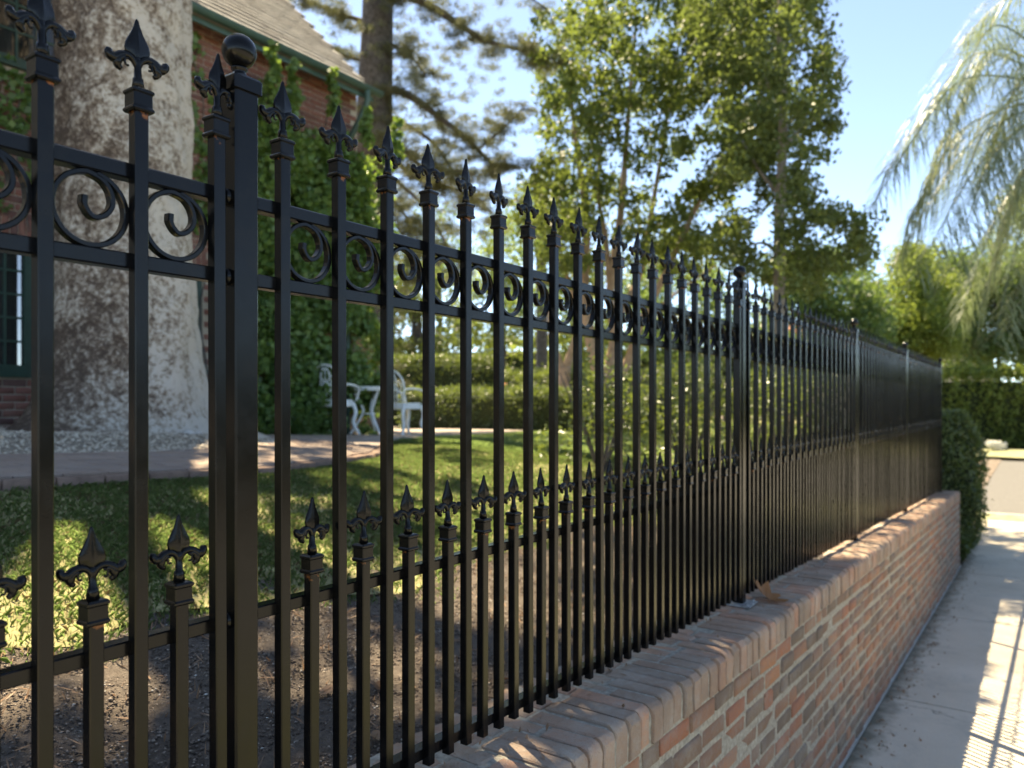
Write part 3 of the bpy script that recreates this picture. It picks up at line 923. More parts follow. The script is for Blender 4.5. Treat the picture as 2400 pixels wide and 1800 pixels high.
# roof, street side, with shingles
RS1 = 8.02; RY0 = HY-.30; RP = math.radians(45)
mb = MB()
mb.add([(HS0, RY0, EAVE), (RS1, RY0, EAVE), (RS1, RY0+3.4, EAVE+3.4), (HS0, RY0+3.4, EAVE+3.4),
        (HS0, RY0+.03, EAVE-.07), (RS1, RY0+.03, EAVE-.07), (RS1, RY0+3.4, EAVE+3.3), (HS0, RY0+3.4, EAVE+3.3)],
       [(0,1,2,3),(7,6,5,4),(0,4,5,1),(1,5,6,2),(3,2,6,7),(0,3,7,4)])
mb.add([(HS0, RY0+3.4, EAVE+3.4), (RS1, RY0+3.4, EAVE+3.4), (RS1, RY0+6.8, EAVE), (HS0, RY0+6.8, EAVE)], [(0,1,2,3)])
roof = hp(mb.build('roof', M['shingle_i']))
items = []; sr = random.Random(21)
SV = []
for k in range(5):
    mb = MB(); w = .25; h = .20
    t0, t1 = .004, .030+.006*k/5
    mb.add([(-w/2, 0, t0), (w/2, 0, t0), (w/2-.002, h, .002), (-w/2+.002, h, .002), (-w/2, 0, t1), (w/2, 0, t1), (w/2-.002, h, .006), (-w/2+.002, h, .006)],
           [(3,2,1,0),(4,5,6,7),(0,1,5,4),(1,2,6,5),(2,3,7,6),(3,0,4,7)])
    SV.append(mb.mesh('shingle'))
RX = Matrix.Rotation(RP, 4, 'X')
for r in range(22):
    x = 1.5 + (r % 2)*.13 + sr.uniform(0, .03)
    while x < RS1 - .1:
        d = r*.155
        loc = Vector((x, RY0 - .02 + d*math.cos(RP), EAVE + .004 + d*math.sin(RP) - .014))
        pr = project(loc); sc = 1/pr[2] if pr and 380 < pr[0] < 900 and -20 < pr[1] < 230 else -1
        items.append((sc, Matrix.Translation(loc) @ RX @ Matrix.Rotation(sr.uniform(-.01, .01), 4, 'Z'), sr.choice(SV), ('shingle', 'shingle_i')))
        x += .2545
n_keep = 300
items.sort(key=lambda t: -t[0])
def inroof(o): o.parent = roof
for sc, mtx, me, mats in items[:n_keep]:
    o = link('shingle', me, M['shingle'], roof); o.matrix_basis = mtx
mb = MB()
for sc, mtx, me, mats in items[n_keep:]: mb.add([mtx @ v.co for v in me.vertices], [tuple(p.vertices) for p in me.polygons])
o = mb.build('farther_shingles', M['shingle_i'], roof); o['kind'] = 'stuff'
# gutter (half round channel) and downpipe
mb = MB(); prof = []
for k in range(9):
    a = math.pi + math.pi*k/8; prof.append((.065*math.cos(a), .075*math.sin(a)))
prof = prof + [(x*.9, z*.88+.004) for x, z in reversed(prof)]
mb.rings([[(x, RY0-.075+p, EAVE-.004+q) for p, q in prof] for x in (HS0, 2, RS1+.06)])
hp(mb.build('gutter', M['gutter'], None, True))
mb = MB(); mb.box((HS0, RY0+.001, EAVE-.14), (RS1-.02, RY0+.028, EAVE-.072)); hp(mb.build('fascia', M['gutter']))
mb = MB(); mb.tube(catmull([(RS1-.22, RY0-.075, EAVE-.06), (RS1-.22, RY0-.07, EAVE-.25), (RS1-.26, RY0+.1, EAVE-.55), (RS1-.30, HY-.07, EAVE-.80), (RS1-.30, HY-.06, EAVE-1.1), (RS1-.30, HY-.06, HZ0)], 5), .045, 10)
hp(mb.build('downpipe', M['gutter'], None, True))

# ------------------------------------------------------------------ climbing vine on the house
vb = np.array((6.6, HY-.15, zg(6.6, HY)))
vine = tag(empty('climbing_vine', vb), 'green climbing vine covering the corner of the brick house', 'vine')
rv = np.random.default_rng(8)
cs, rs = [], []
outline = [(5.5, .8), (5.65, 1.2), (5.75, 2.0), (5.65, 3.0), (5.75, 5.0), (6.0, 5.8), (6.2, 5.4), (6.4, 5.9), (6.8, 5.2), (7.3, 5.4), (7.8, 4.9), (8.15, 4.1), (8.3, 2.3), (8.1, .8)]
OP = np.array(outline)
def inp(P, q):
    c = False
    for i in range(len(P)):
        a, b = P[i], P[i-1]
        if (a[1] > q[1]) != (b[1] > q[1]) and q[0] < (b[0]-a[0])*(q[1]-a[1])/(b[1]-a[1])+a[0]: c = not c
    return c
while len(cs) < 330:
    q = (rv.uniform(4.8, 8.4), rv.uniform(.8, 6.0))
    if not inp(OP, q): continue
    if 7.35 < q[0] < 7.8 and q[1] < 2.6 and rv.uniform() < .8: continue
    if 5.9 < q[0] < 6.25 and 1.2 < q[1] < 3 and rv.uniform() < .6: continue
    cs.append(np.array((q[0], HY - rv.uniform(.02, .42), q[1])) - vb); rs.append(rv.uniform(.14, .32))
P = blob_points(cs, rs, [2100*r*r+20 for r in rs], .5, 1.0, rv)
P = P[P[:, 1] + vb[1] < HY - .02]
link('foliage', leaf_mesh('foliage', P, .085, .85, (0,-.7,.7), .35, rng=rv), M['ivy'], vine)
cs, rs = [], []
for (px, py, d, L) in ((640, 165, 9.3, .55), (688, 205, 9.6, .6), (780, 215, 10.2, .5), (860, 300, 10.6, .4), (930, 330, 10.8, .5), (905, 430, 10.6, .6)):
    c = W(px, py, d)
    for k in range(7): cs.append(c + np.array((rv.uniform(-.05, .05), rv.uniform(-.05, .05), -L/2 + L*k/6)) - vb); rs.append(.12 - .008*k)
P = blob_points(cs, rs, [26]*len(cs), .6, 1.0, rv)
link('upright_shoots', leaf_mesh('upright_shoots', P, .085, .85, (0,0,1), .4, rng=rv), M['ivy'], vine)
mb = MB()
for k in range(9):
    x = 5.3 + k*.32
    q = catmull([(x, HY-.06, .9), (x+rv.uniform(-.2, .2), HY-.05, 1.9), (x+rv.uniform(-.3, .3), HY-.06, 2.9), (x+rv.uniform(-.4, .4), HY-.08, 4.0)], 4)
    mb.tube([p - vb for p in q], list(np.linspace(.018, .006, len(q))), 5)
for (px, py, d, L) in ((640, 165, 9.3, .55), (688, 205, 9.6, .6), (780, 215, 10.2, .5)):
    c = W(px, py, d); mb.tube([c + np.array((0, .35, -L/2-.9)) - vb, c + np.array((0, .1, -L/2)) - vb, c + np.array((0,0,L/2)) - vb], [.012, .008, .003], 5)
mb.build('stem', M['bark'], vine, True)
# thin ivy creeping on the near part of the wall
ib = np.array((4.0, HY-.05, zg(4.0, HY)))
ivy = tag(empty('ivy_patch', ib), 'sparse dark ivy on the upper brick wall behind the plane tree', 'ivy')
cs, rs = [], []
for k in range(150):
    x = rv.uniform(2.2, 5.9); z = rv.uniform(CAMZ+1.7, CAMZ+4.3)
    if open_at(x, z) and rv.uniform() < .9: continue
    if rv.uniform() < .35 and x > 4.6: continue
    cs.append(np.array((x, HY-.05, z)) - ib); rs.append(rv.uniform(.10, .26) if x < 4.4 else rv.uniform(.14, .30))
P = blob_points(cs, rs, [1100*r*r+8 for r in rs], .5, 1.0, rv)
P[:, 1] = np.minimum(P[:, 1]*.3, -.0) + .02
link('foliage', leaf_mesh('foliage', P, .075, .85, (0,-1,.3), .6, rng=rv), M['ivy'], ivy)
mb = MB()
for k in range(6):
    x = 2.4 + k*.55
    q = catmull([(x, HY-.03, CAMZ+1.7), (x+rv.uniform(-.3, .3), HY-.03, CAMZ+2.6), (x+rv.uniform(-.4, .4), HY-.03, CAMZ+3.5), (x+rv.uniform(-.4, .4), HY-.03, CAMZ+4.3)], 4)
    mb.tube([p - ib for p in q], .006, 5)
mb.build('stem', M['bark'], ivy)
# fern at the foot of the vine
fb = np.array((6.45, HY-.75, zg(6.45, HY-.75)))
fern = tag(empty('fern', fb), 'small green fern at the foot of the vine covered wall', 'plant')
for k in range(9):
    a = k*.7; L = .42 + .1*math.sin(k*3)
    q = catmull([(0,0,0), (math.cos(a)*L*.4, math.sin(a)*L*.4, L*.7), (math.cos(a)*L, math.sin(a)*L, L*.75)], 5)
    mb = MB(); mb.tube(q, .004, 4)
    for i, p in enumerate(q[2:]):
        for sg in (-1, 1):
            d = np.array((-math.sin(a), math.cos(a), 0))*sg; w = .11*(1-i/len(q)); f = np.array((math.cos(a), math.sin(a), .2))
            mb.add([p, p+d*w*.5+f*.03, p+d*w, p+d*w*.5-f*.01], [(0,1,2,3)])
    mb.build('frond', M['ivy'], fern)

# ------------------------------------------------------------------ path, patio, gravel
def patio_z(x, y): return zg(x, y) + .04
mb = MB()
xs = np.concatenate([np.linspace(-14, 2, 12), np.linspace(2.2, 14, 60), np.linspace(14.5, 19, 8)])
def far_edge(x): return edge(x) + (1.06 if x < 4.3 else 1.06 + (x-4.3)*1.6 if x < 7.2 else max(1.2, 5.7-(x-7.2)*.55))
rows = []
for x in xs:
    e, f = edge(x), far_edge(x)
    rows.append([(x, e, patio_z(x, e)-.11), (x, e, patio_z(x, e)-.002)] + [(x, e+(f-e)*k/8, patio_z(x, e+(f-e)*k/8)) for k in range(1, 9)] + [(x, f, patio_z(x, f)-.1)])
mb.rings(rows, cap=False, closed=False)
path = tag(mb.build('garden_path', M['patio'], None, True), kind='structure')
# edging bricks and pavers on the near part of the path
PVM = []
for k in range(4):
    mb = MB(); mb.rings(brick_verts(.196, .094, .03, .004, .0015, hb)); PVM.append(mb.mesh('paver', True, 30))
EDM = []
for k in range(4):
    mb = MB(); mb.rings(brick_verts(.20, .06, .10, .005, .003, hb)); EDM.append(mb.mesh('edging_brick', True))
pv = 0
x = .6
while x < 6.0:
    e = edge(x); a = math.atan2(edge(x+.1)-edge(x-.1), .2)
    o = link('edging_brick', rb.choice(EDM), M['edging'], path)
    sl = math.atan2(patio_z(x+.1, edge(x+.1)) - patio_z(x-.1, edge(x-.1)), .2)
    o.matrix_basis = Matrix.Translation((x, e-.066, patio_z(x, e)+.004)) @ Matrix.Rotation(a, 4, 'Z') @ Matrix.Rotation(-sl, 4, 'Y')
    x += .208*math.cos(a)
for r in range(11):
    x = .7 + (r % 2)*.1
    while x < 4.9:
        y = edge(x) + .012 + r*.0985
        if y + .095 < far_edge(x):
            a = math.atan2(edge(x+.1)-edge(x-.1), .2)
            o = link('paver', rb.choice(PVM), M['paver'], path); pv += 1
            o.matrix_basis = Matrix.Translation((x, y, patio_z(x, y+.05) + .011 + rb.uniform(-.002, .002))) @ Matrix.Rotation(a, 4, 'Z') @ Matrix.Rotation(rb.uniform(-.01, .01)+SL, 4, 'Y') @ Matrix.Rotation(math.atan(.05), 4, 'X')
        x += .2
# gravel bed round the tree
sheet('gravel_bed', np.linspace(-14, 7.0, 60), np.linspace(0, 1, 16), lambda x, y: 0, M['gravelbed'])
gb = bpy.data.objects['gravel_bed']; co = np.empty(len(gb.data.vertices)*3); gb.data.vertices.foreach_get('co', co); co = co.reshape(-1, 3)
for i in range(len(co)):
    x = co[i, 0]; e = far_edge(x) - .01; y = e + (max(HY - .02, e+.05) - e)*co[i, 1]; co[i] = (x, y, zg(x, y) + .03 + .05*sstep(0, 1.0, y-e)*(1 - sstep(5.2, 6.6, x)))
gb.data.vertices.foreach_set('co', co.ravel().astype(np.float32)); gb.data.update()
N = 16000; xx = RNG.uniform(.8, 6.4, N); GP = []
ff = np.array([far_edge(x) for x in xx]); yy = ff + (HY-ff)*RNG.uniform(0, 1, N)**1.3
C = np.array([(x, y, zg(x, y) + .034 + .05*sstep(0, 1.0, y-e)*(1 - sstep(5.2, 6.6, x))) for x, y, e in zip(xx, yy, ff) if y < HY-.05])
def pebbles(C, s0, s1, rng, flat=.6):
    N = len(C); base = np.array([(1,0,0),(0,1,0),(-1,0,0),(0,-1,0),(0,0,1),(0,0,-1)], float)
    s = rng.uniform(s0, s1, (N, 1, 1)); V = base[None]*s*(1 + .45*rng.uniform(-1, 1, (N, 6, 1))); 
    a = rng.uniform(0, 6.28, N); ca, sa = np.cos(a)[:, None], np.sin(a)[:, None]
    X = V[..., 0]*ca*1.4 - V[..., 1]*sa; Y = V[..., 0]*sa*1.4 + V[..., 1]*ca
    V = np.stack([X, Y, V[..., 2]*flat], -1) + C[:, None, :]
    f = np.array([(0,1,4),(1,2,4),(2,3,4),(3,0,4),(1,0,5),(2,1,5),(3,2,5),(0,3,5)])
    F = (f[None] + (np.arange(N)*6)[:, None, None]).reshape(-1, 3)
    return V.reshape(-1, 3), F
V, F = pebbles(C, .006, .016, RNG)
tag(link('gravel', npmesh('gravel', V, F), M['gravel']), 'pale gravel strewn round the plane tree', 'gravel', kind='stuff')

# ------------------------------------------------------------------ lawn and mulch
def lawn_near(x): return 1.95 + .10*math.sin(x*2.1+.5) + .07*math.sin(x*5.3) + .04*math.sin(x*11)
def grass(name, n, xr, label, h0, h1, w, rng, mat, dens=None, yr=None):
    xx = rng.uniform(*xr, n); u = rng.uniform(0, 1, n)
    C = []
    for x, t in zip(xx, u):
        a, b = lawn_near(x), min(edge(x) - .06, 10.5)
        y = a + (b-a)*t
        if yr and not yr[0] <= y <= yr[1]: continue
        k = .5 + .5*math.sin(x*3.1+y*2.3)*math.sin(x*1.7-y*4.1)
        thin = 1.0 if y-a > .35 else .25 + .75*(y-a)/.35
        if rng.uniform() > thin*(.35 + .65*k if dens else 1): continue
        C.append((x, y, zg(x, y) - .004))
    C = np.array(C); N = len(C)
    h = rng.uniform(h0, h1, (N, 1)); a = rng.uniform(0, 6.28, N); d = np.stack([np.cos(a), np.sin(a), np.zeros(N)], 1)
    s = np.stack([-np.sin(a), np.cos(a), np.zeros(N)], 1)*w*rng.uniform(.7, 1.3, (N, 1)); up = np.array((0,0,1.0))
    ln = rng.uniform(.1, .9, (N, 1))
    mid = C + up*h*.6 + d*h*ln*.35; tip = C + up*h*(1-.35*ln) + d*h*ln
    V = np.stack([C - s, C + s, mid + s*.7, tip, mid - s*.7], 1).reshape(-1, 3)
    o = link(name, npmesh(name, V, np.arange(N*5).reshape(N, 5)), mat)
    return tag(o, label, 'grass', kind='stuff')
grass('lawn_grass', 230000, (.1, 7.5), 'green lawn behind the fence, patched with sun and shade', 0.014, .042, .0010, RNG, M['grass'], True)
grass('far_lawn_grass', 70000, (6.5, 24), 'sunlit lawn farther back below the low hedge', .03, .06, .005, RNG, M['grass'])
grass('dry_grass', 26000, (.1, 6), 'straw coloured dead grass mixed in the near lawn', .015, .04, .0009, RNG, M['drygrass'], True)
sheet('lawn', np.linspace(-14, 30, 160), np.linspace(0, 1, 20), lambda x, y: 0, mat_plain('lawn_thatch', (.28, .25, .13), 1.0, .05, 14, .5, .6, 'World'))
lw = bpy.data.objects['lawn']; co = np.empty(len(lw.data.vertices)*3); lw.data.vertices.foreach_get('co', co); co = co.reshape(-1, 3)
for i in range(len(co)):
    x = co[i, 0]; a = lawn_near(x) + .1; b = min(edge(x)-.05, 11); y = a + (b-a)*co[i, 1]; co[i] = (x, y, zg(x, y) + .006)
lw.data.vertices.foreach_set('co', co.ravel().astype(np.float32)); lw.data.update()
N = 90000; xx = RNG.uniform(.0, 8, N)**1.0; yy = 1.17 + RNG.uniform(0, 1, N)*1.0
ok = yy < np.array([lawn_near(x)+.12 for x in xx]); xx, yy = xx[ok], yy[ok]
C = np.array([(x, y, soilz(x, y) + .002) for x, y in zip(xx, yy)])
V, F = pebbles(C, .0012, .0042, RNG, .7)
tag(link('mulch', npmesh('mulch', V, F), M['chip']), 'dark mulch and crumbled soil in the bed behind the fence', 'mulch', kind='stuff')
N = 2600; xx = RNG.uniform(0, 7, N); yy = 1.17 + RNG.uniform(0, .85, N)
C = np.array([(x, y, soilz(x, y) + .008) for x, y in zip(xx, yy)])
tag(link('mulch_twigs', leaf_mesh('mulch_twigs', C, .045, .09, (0,0,1), .6), M['tanleaf']), 'thin dry twigs and straw lying on the mulch', 'twigs', kind='stuff')

# ------------------------------------------------------------------ fallen leaves
def dry_leaf(loc, L, label, mat, rz, tilt, lobed=False, curl=.3):
    n = 22; pts = []
    for k in range(n):
        a = 2*math.pi*k/n
        if lobed == 9: r = .5*(.55 + .45*abs(math.cos(2.5*a))**.8)*(1.0 if math.cos(a) > -.8 else .5)
        else: r = .5*(.42 + .58*abs(math.cos(a))**1.4)
        pts.append((r*L*math.cos(a)*1.1, r*L*math.sin(a)*(1.0 if lobed else .75)))
    if lobed:
        half = [(-.42, .0), (-.30, .16), (-.44, .44), (-.14, .30), (-.16, .52), (.04, .66), (.16, .34), (.34, .46), (.50, .40), (.42, .18), (.62, .14), (.95, .0)]
        pts = [(x*L*.62, y*L*.8) for x, y in half] + [(x*L*.62, -y*L*.8) for x, y in reversed(half[1:-1])]; n = len(pts)
    mb = MB()
    top = [(x, y, curl*L*(1.6*(x/L)**2 + 2.2*(y/L)**2)) for x, y in pts]
    c = (0, 0, 0)
    mid = [(x*.5, y*.5, curl*L*(1.6*(x*.5/L)**2 + 2.2*(y*.5/L)**2)) for x, y in pts]
    vs = [c] + mid + top
    fs = [(0, 1+k, 1+(k+1) % n) for k in range(n)] + [(1+k, 1+n+k, 1+n+(k+1) % n, 1+(k+1) % n) for k in range(n)]
    mb.add(vs, fs)
    mb.tube([(-.45*L, 0, .004), (-.2*L, 0, .002), (.4*L, 0, curl*L*.28)], [.0012, .0016, .0006], 4)
    o = mb.build('dry_leaf', mat, None, True); o.location = loc; o.rotation_euler = (tilt[0], tilt[1], rz)
    return tag(o, label, 'leaf', 'fallen dry leaves')
p = W(1788, 1385, 3.32)
dry_leaf((3.20, .925, WT(3.20)+.025), .165, 'large curled russet leaf on the wall cap beside the post base plate', M['dryleaf'], .4, (.55, -.15), True, .38)
for x, y, L, lab, m, rz, t in ((1.42, 1.40, .085, 'folded tan leaf standing upright in the mulch behind the fence', 'tanleaf', 1.2, (1.0, .3)),
    (1.30, 1.47, .06, 'small tan leaf lying beside the upright folded leaf', 'tanleaf', .2, (.3, .1)),
    (1.22, 1.215, .06, 'tan leaf in the mulch close behind the bottom rail', 'tanleaf', .6, (.5, .2)),
    (1.02, 1.62, .035, 'tiny pink brown leaf on dark mulch near the lawn edge', 'dryleaf', .6, (.3, .4)),
    (1.95, 1.90, .05, 'orange leaf at the lawn edge below the middle rail', 'dryleaf', 2.0, (.4, .1)),
    (.92, 1.02, .022, 'tiny orange leaf scrap on the wall cap under the pickets', 'dryleaf', .9, (.2, .1)),
    (1.75, 1.23, .03, 'orange leaf scrap behind the bottom rail near the far cap bricks', 'dryleaf', 1.9, (.4, .1))):
    z = soilz(x, y) + L*.2 if y > 1.15 else WT(x) + .006
    dry_leaf((x, y, z), L, lab, M[m], rz, t)

N = 420; xx = RNG.uniform(.7, 7.5, N); yy = np.clip(.985 - np.abs(RNG.normal(size=N))*.07 + RNG.uniform(0, .15, N), .86, 1.14)
C = np.array([(x, y, WT(x) + .006) for x, y in zip(xx, yy)])
N2 = 700; x2 = RNG.uniform(2.5, 12, N2); y2 = .80 - np.abs(RNG.normal(size=N2))*.10
C2 = np.array([(x, y, zs(x) + .004) for x, y in zip(x2, y2)])
tag(link('foot_litter', leaf_mesh('foot_litter', C2, .022, .45, (0,0,1), .85, .7), M['tanleaf']), 'dry leaf bits and dirt gathered along the wall foot', 'litter', kind='stuff')
tag(link('cap_litter', leaf_mesh('cap_litter', C, .014, .35, (0,0,1), .8, .7), M['tanleaf']), 'fine dry leaf crumbs scattered on the wall cap', 'litter', kind='stuff')

# ------------------------------------------------------------------ hedges and shrubs
def hedge(name, label, a, b, depth, z0, h, n, leaf, mat, cat='hedge', lump=.10, group=None, rng=RNG):
    a = np.array(a, float); b = np.array(b, float); u = b - a; L = np.linalg.norm(u); u /= L; v = np.array((-u[1], u[0]))
    root = tag(empty(name, ((a[0]+b[0])/2, (a[1]+b[1])/2, z0)), label, cat, group); o0 = np.array(root.location)
    mb = MB(); k = .86
    rows = []
    for t in np.linspace(.02*L, .98*L, 14):
        c = a + u*t; w = depth/2*k; hh = h*k
        rows.append([(*(c - v*w), z0), (*(c + v*w), z0), (*(c + v*w), z0+hh*.92), (*(c + v*w*.8), z0+hh), (*(c - v*w*.8), z0+hh), (*(c - v*w), z0+hh*.92)])
    mb.rings([[tuple(np.array(p)-o0) for p in r] for r in rows]); mb.build('twigs', M['hedgecore'], root)
    # leaves over the surface, lumpy
    s = rng.uniform(0, L, n); side = rng.choice([0, 1, 2, 3, 4], n, p=[.36, .18, .36, .05, .05])
    q = rng.uniform(0, 1, n); off = lump*(rng.normal(size=n)*.5)
    P = np.empty((n, 3))
    for i in range(n):
        l = lump*.9*(math.sin(s[i]*3.7+q[i]*4) + math.sin(s[i]*8.3-q[i]*7+1))*.5
        if side[i] == 0: c = a + u*s[i] - v*(depth/2+off[i]+l); z = q[i]*h
        elif side[i] == 1: c = a + u*s[i] + v*(depth/2+off[i]+l); z = q[i]*h
        elif side[i] == 2: c = a + u*s[i] + v*(q[i]-.5)*depth; z = h + off[i]*.7 + l*.6
        elif side[i] == 3: c = a - u*(off[i]+l) + v*(q[i]-.5)*depth; z = rng.uniform()*h
        else: c = b + u*(off[i]+l) + v*(q[i]-.5)*depth; z = rng.uniform()*h
        P[i] = (c[0], c[1], z0+z)
    link('foliage', leaf_mesh('foliage', P - o0, leaf, .6, rng=rng), mat, root)
    return root
def wxy(px, d): p = W(px, 0, d); return p[0], p[1]
z = zg(*wxy(1200, 17.5))
hedge('low_hedge', 'low clipped hedge along the back of the lawn behind the pale trunk', wxy(960, 19.0), wxy(1590, 16.0), .9, z-.05, 1.0, 12000, .06, M['hedge'], lump=.14)
hedge('tall_hedge', 'taller clipped hedge with sunlit top behind the white chairs', wxy(870, 22.5), wxy(1165, 22.5), 1.2, z-.05, 2.05, 9000, .07, M['hedge'], lump=.10)
hedge('side_hedge', 'dark hedge mass behind the pale forked trunk', wxy(1180, 22.5), wxy(1640, 20.5), 1.4, z-.05, 1.55, 9000, .08, M['hedge'], lump=.22)
hedge('boundary_hedge', 'long dark boundary hedge far behind the garden hedges', wxy(780, 44), wxy(1900, 40), 2.5, z-.5, 4.6, 14000, .22, M['hedge'], lump=.35)
# dark glossy shrubs directly behind the far fence panels
sh = [((5.75, 3.05), .62, 1.06), ((6.9, 2.75), .66, 1.16), ((8.1, 2.6), .70, 1.22), ((9.4, 2.5), .72, 1.28), ((10.7, 2.4), .75, 1.35)]
shl = ['dark glossy shrub behind the fence just before the post with the base plate', 'dark dense shrub behind the fence panel past the base plate post',
       'dark shrub behind the third ball post', 'dark shrub behind the fourth ball post', 'dark shrub behind the farthest fence panel']
for ((x, y), r, h), lab in zip(sh, shl):
    z0 = zg(x, y); root = tag(empty('shrub', (x, y, z0)), lab, 'shrub', 'dark shrubs behind the fence')
    cs = []; rs = []
    for k in range(34):
        a = RNG.uniform(0, 6.28); zz = RNG.uniform(.1, h-.15); rr_ = r*RNG.uniform(.2, .95)*(1 - .45*(zz/h)**2)
        cs.append((rr_*math.cos(a), rr_*math.sin(a), zz)); rs.append(RNG.uniform(.15, .26))
    P = blob_points(cs, rs, [1700*q*q+15 for q in rs], .5, 1.0)
    link('foliage', leaf_mesh('foliage', P, .042, .5), M['hedge'], root)
    mb = MB()
    for k in range(7):
        a = k*.9; mb.tube([(0,0,-.05), (math.cos(a)*r*.3, math.sin(a)*r*.3, h*.4), (math.cos(a)*r*.6, math.sin(a)*r*.6, h*.8)], [.02, .012, .004], 5)
    mb.build('stem', M['bark'], root)
# rounded bush at the end of the wall
bx, by = 12.15, 1.02; bz = zs(bx) - .02
root = tag(empty('rounded_bush', (bx, by, bz)), 'tall rounded clipped bush at the far end of the brick wall', 'bush')
N = 15000; d = RNG.normal(size=(N, 3)); d /= np.linalg.norm(d, axis=1, keepdims=True)
z = RNG.uniform(.0, 1, N); ang_ = RNG.uniform(0, 6.28, N)
rad = .55*np.sqrt(np.clip(1-((z-.50)/.52)**2, 0.0, 1))**.75*(.9 + .10*RNG.normal(size=N)) + .05*np.sin(ang_*5+z*13)
P = np.stack([np.cos(ang_)*rad*1.15, np.sin(ang_)*rad*.8, z*2.05], 1)
link('foliage', leaf_mesh('foliage', P, .05, .6), M['hedge'], root)
mb = MB(); mb.rings([[(.46*1.1*math.sqrt(max(.01, 1-((zz-.5)/.52)**2))*math.cos(2*math.pi*k/12), .46*.76*math.sqrt(max(.01, 1-((zz-.5)/.52)**2))*math.sin(2*math.pi*k/12), zz*2.0) for k in range(12)] for zz in np.linspace(0.02, .96, 9)])
mb.build('twigs', M['hedgecore'], root, True)
# big hedge across the road
hedge('street_hedge', 'very tall dense hedge across the sunny road beyond the bush', wxy(2060, 39), wxy(2620, 37.2), 2.4, zs(30)-.05, 3.75, 26000, .17, M['leafY'], lump=.30)
hedge('bend_hedge', 'continuation of the tall hedge past the picture edge at the street bend', wxy(2640, 37.1), wxy(3900, 33), 2.4, zs(30)-.05, 3.75, 12000, .24, M['leafY'], lump=.30)  # added out of view for the fence paint to reflect

# ------------------------------------------------------------------ trees
def gz(p): return zg(p[0], p[1])
# cedar beside the house
c0 = W(885, 0, 15.0); base = (c0[0], c0[1], gz(c0)-.1)
root = tag(empty('cedar_tree', base), 'dark trunked cedar with drooping olive needle boughs beside the roof end', 'tree')
bb = np.array(base); mb = MB()
q = catmull([W(868, 1000, 15)*[1,1,0]+[0,0,base[2]], W(872, 500, 15), W(880, 200, 15), W(886, 0, 15), W(900, -700, 15)], 6)
mb.tube([p-bb for p in q], list(np.linspace(.42, .26, len(q))), 14); mb.build('trunk', M['bark'], root, True)
boughs = [([(905,205),(960,225),(1030,275),(1100,330),(1160,385),(1230,395)], 14.6, .085), ([(880,-40),(1000,10),(1080,60),(1140,95),(1230,120),(1300,140)], 14.2, .09),
          ([(890,60),(820,40),(740,10),(690,-20)], 15.5, .06), ([(880,150),(800,130),(740,120)], 15.8, .05), ([(900,350),(980,420),(1060,440),(1130,470)], 15.6, .06),
          ([(895,290),(860,330),(830,400)], 15.2, .04), ([(905,450),(960,520),(1000,600)], 16.5, .05), ([(890,260),(1010,330),(1090,440),(1180,520)], 16.8, .06),
          ([(880,-140),(1000,-100),(1150,-60),(1280,20)], 15.6, .08), ([(870,-120),(760,-90),(660,-60)], 15.0, .06), ([(900,500),(950,560),(985,660)], 15.4, .04), ([(900,400),(990,480),(1050,580),(1090,640)], 17.2, .05), ([(890,90),(960,130),(1000,180)], 14.8, .04), ([(890,320),(950,360),(1010,400),(1080,400)], 14.4, .05), ([(1120,350),(1180,300),(1230,250)], 15.4, .03)]
cs, rs = [], []; rc = np.random.default_rng(31)
for pts, d, r in boughs:
    q = catmull([W(x, y, d + i*.12) for i, (x, y) in enumerate(pts)], 6)
    mb = MB(); mb.tube([p-bb for p in q], list(np.linspace(r, .015, len(q))), 7)
    for i in range(2, len(q)):
        for s_ in range(2):
            dirn = rc.normal(size=3); dirn[2] = -abs(dirn[2])*.25 + .15; dirn /= np.linalg.norm(dirn); L = rc.uniform(.25, .85)
            e = q[i] + dirn*L
            if rc.uniform() < .6: mb.tube([q[i]-bb, (q[i]+e)/2-bb+np.array((0,0,.04)), e-bb], [.014, .009, .003], 4)
            for t in np.linspace(.25, 1, 4):
                if rc.uniform() < .8: cs.append(q[i] + dirn*L*t - bb + rc.normal(size=3)*.04); rs.append(rc.uniform(.09, .20))
    mb.build('bough', M['bark'], root, True)
for k in range(260):                                   # loose outer sprays
    c = W(rc.uniform(925, 1180), rc.uniform(60, 560), rc.uniform(15.5, 18.5)); cs.append(c - bb); rs.append(rc.uniform(.08, .19))
for k in range(160):                                   # tufts hugging the trunk
    zz = rc.uniform(1.0, 8.5); a = rc.uniform(0, 6.28); r_ = rc.uniform(.3, .75); cs.append((r_*math.cos(a), r_*math.sin(a), zz)); rs.append(rc.uniform(.1, .2))
P = blob_points(cs, rs, [105*(r/.15)**2 for r in rs], .6, .6, rc)
link('needles', leaf_mesh('needles', P, .085, .10, rng=rc), M['cedar'], root)

def limb(*pts): return [W(x, y, d) for x, y, d in pts]
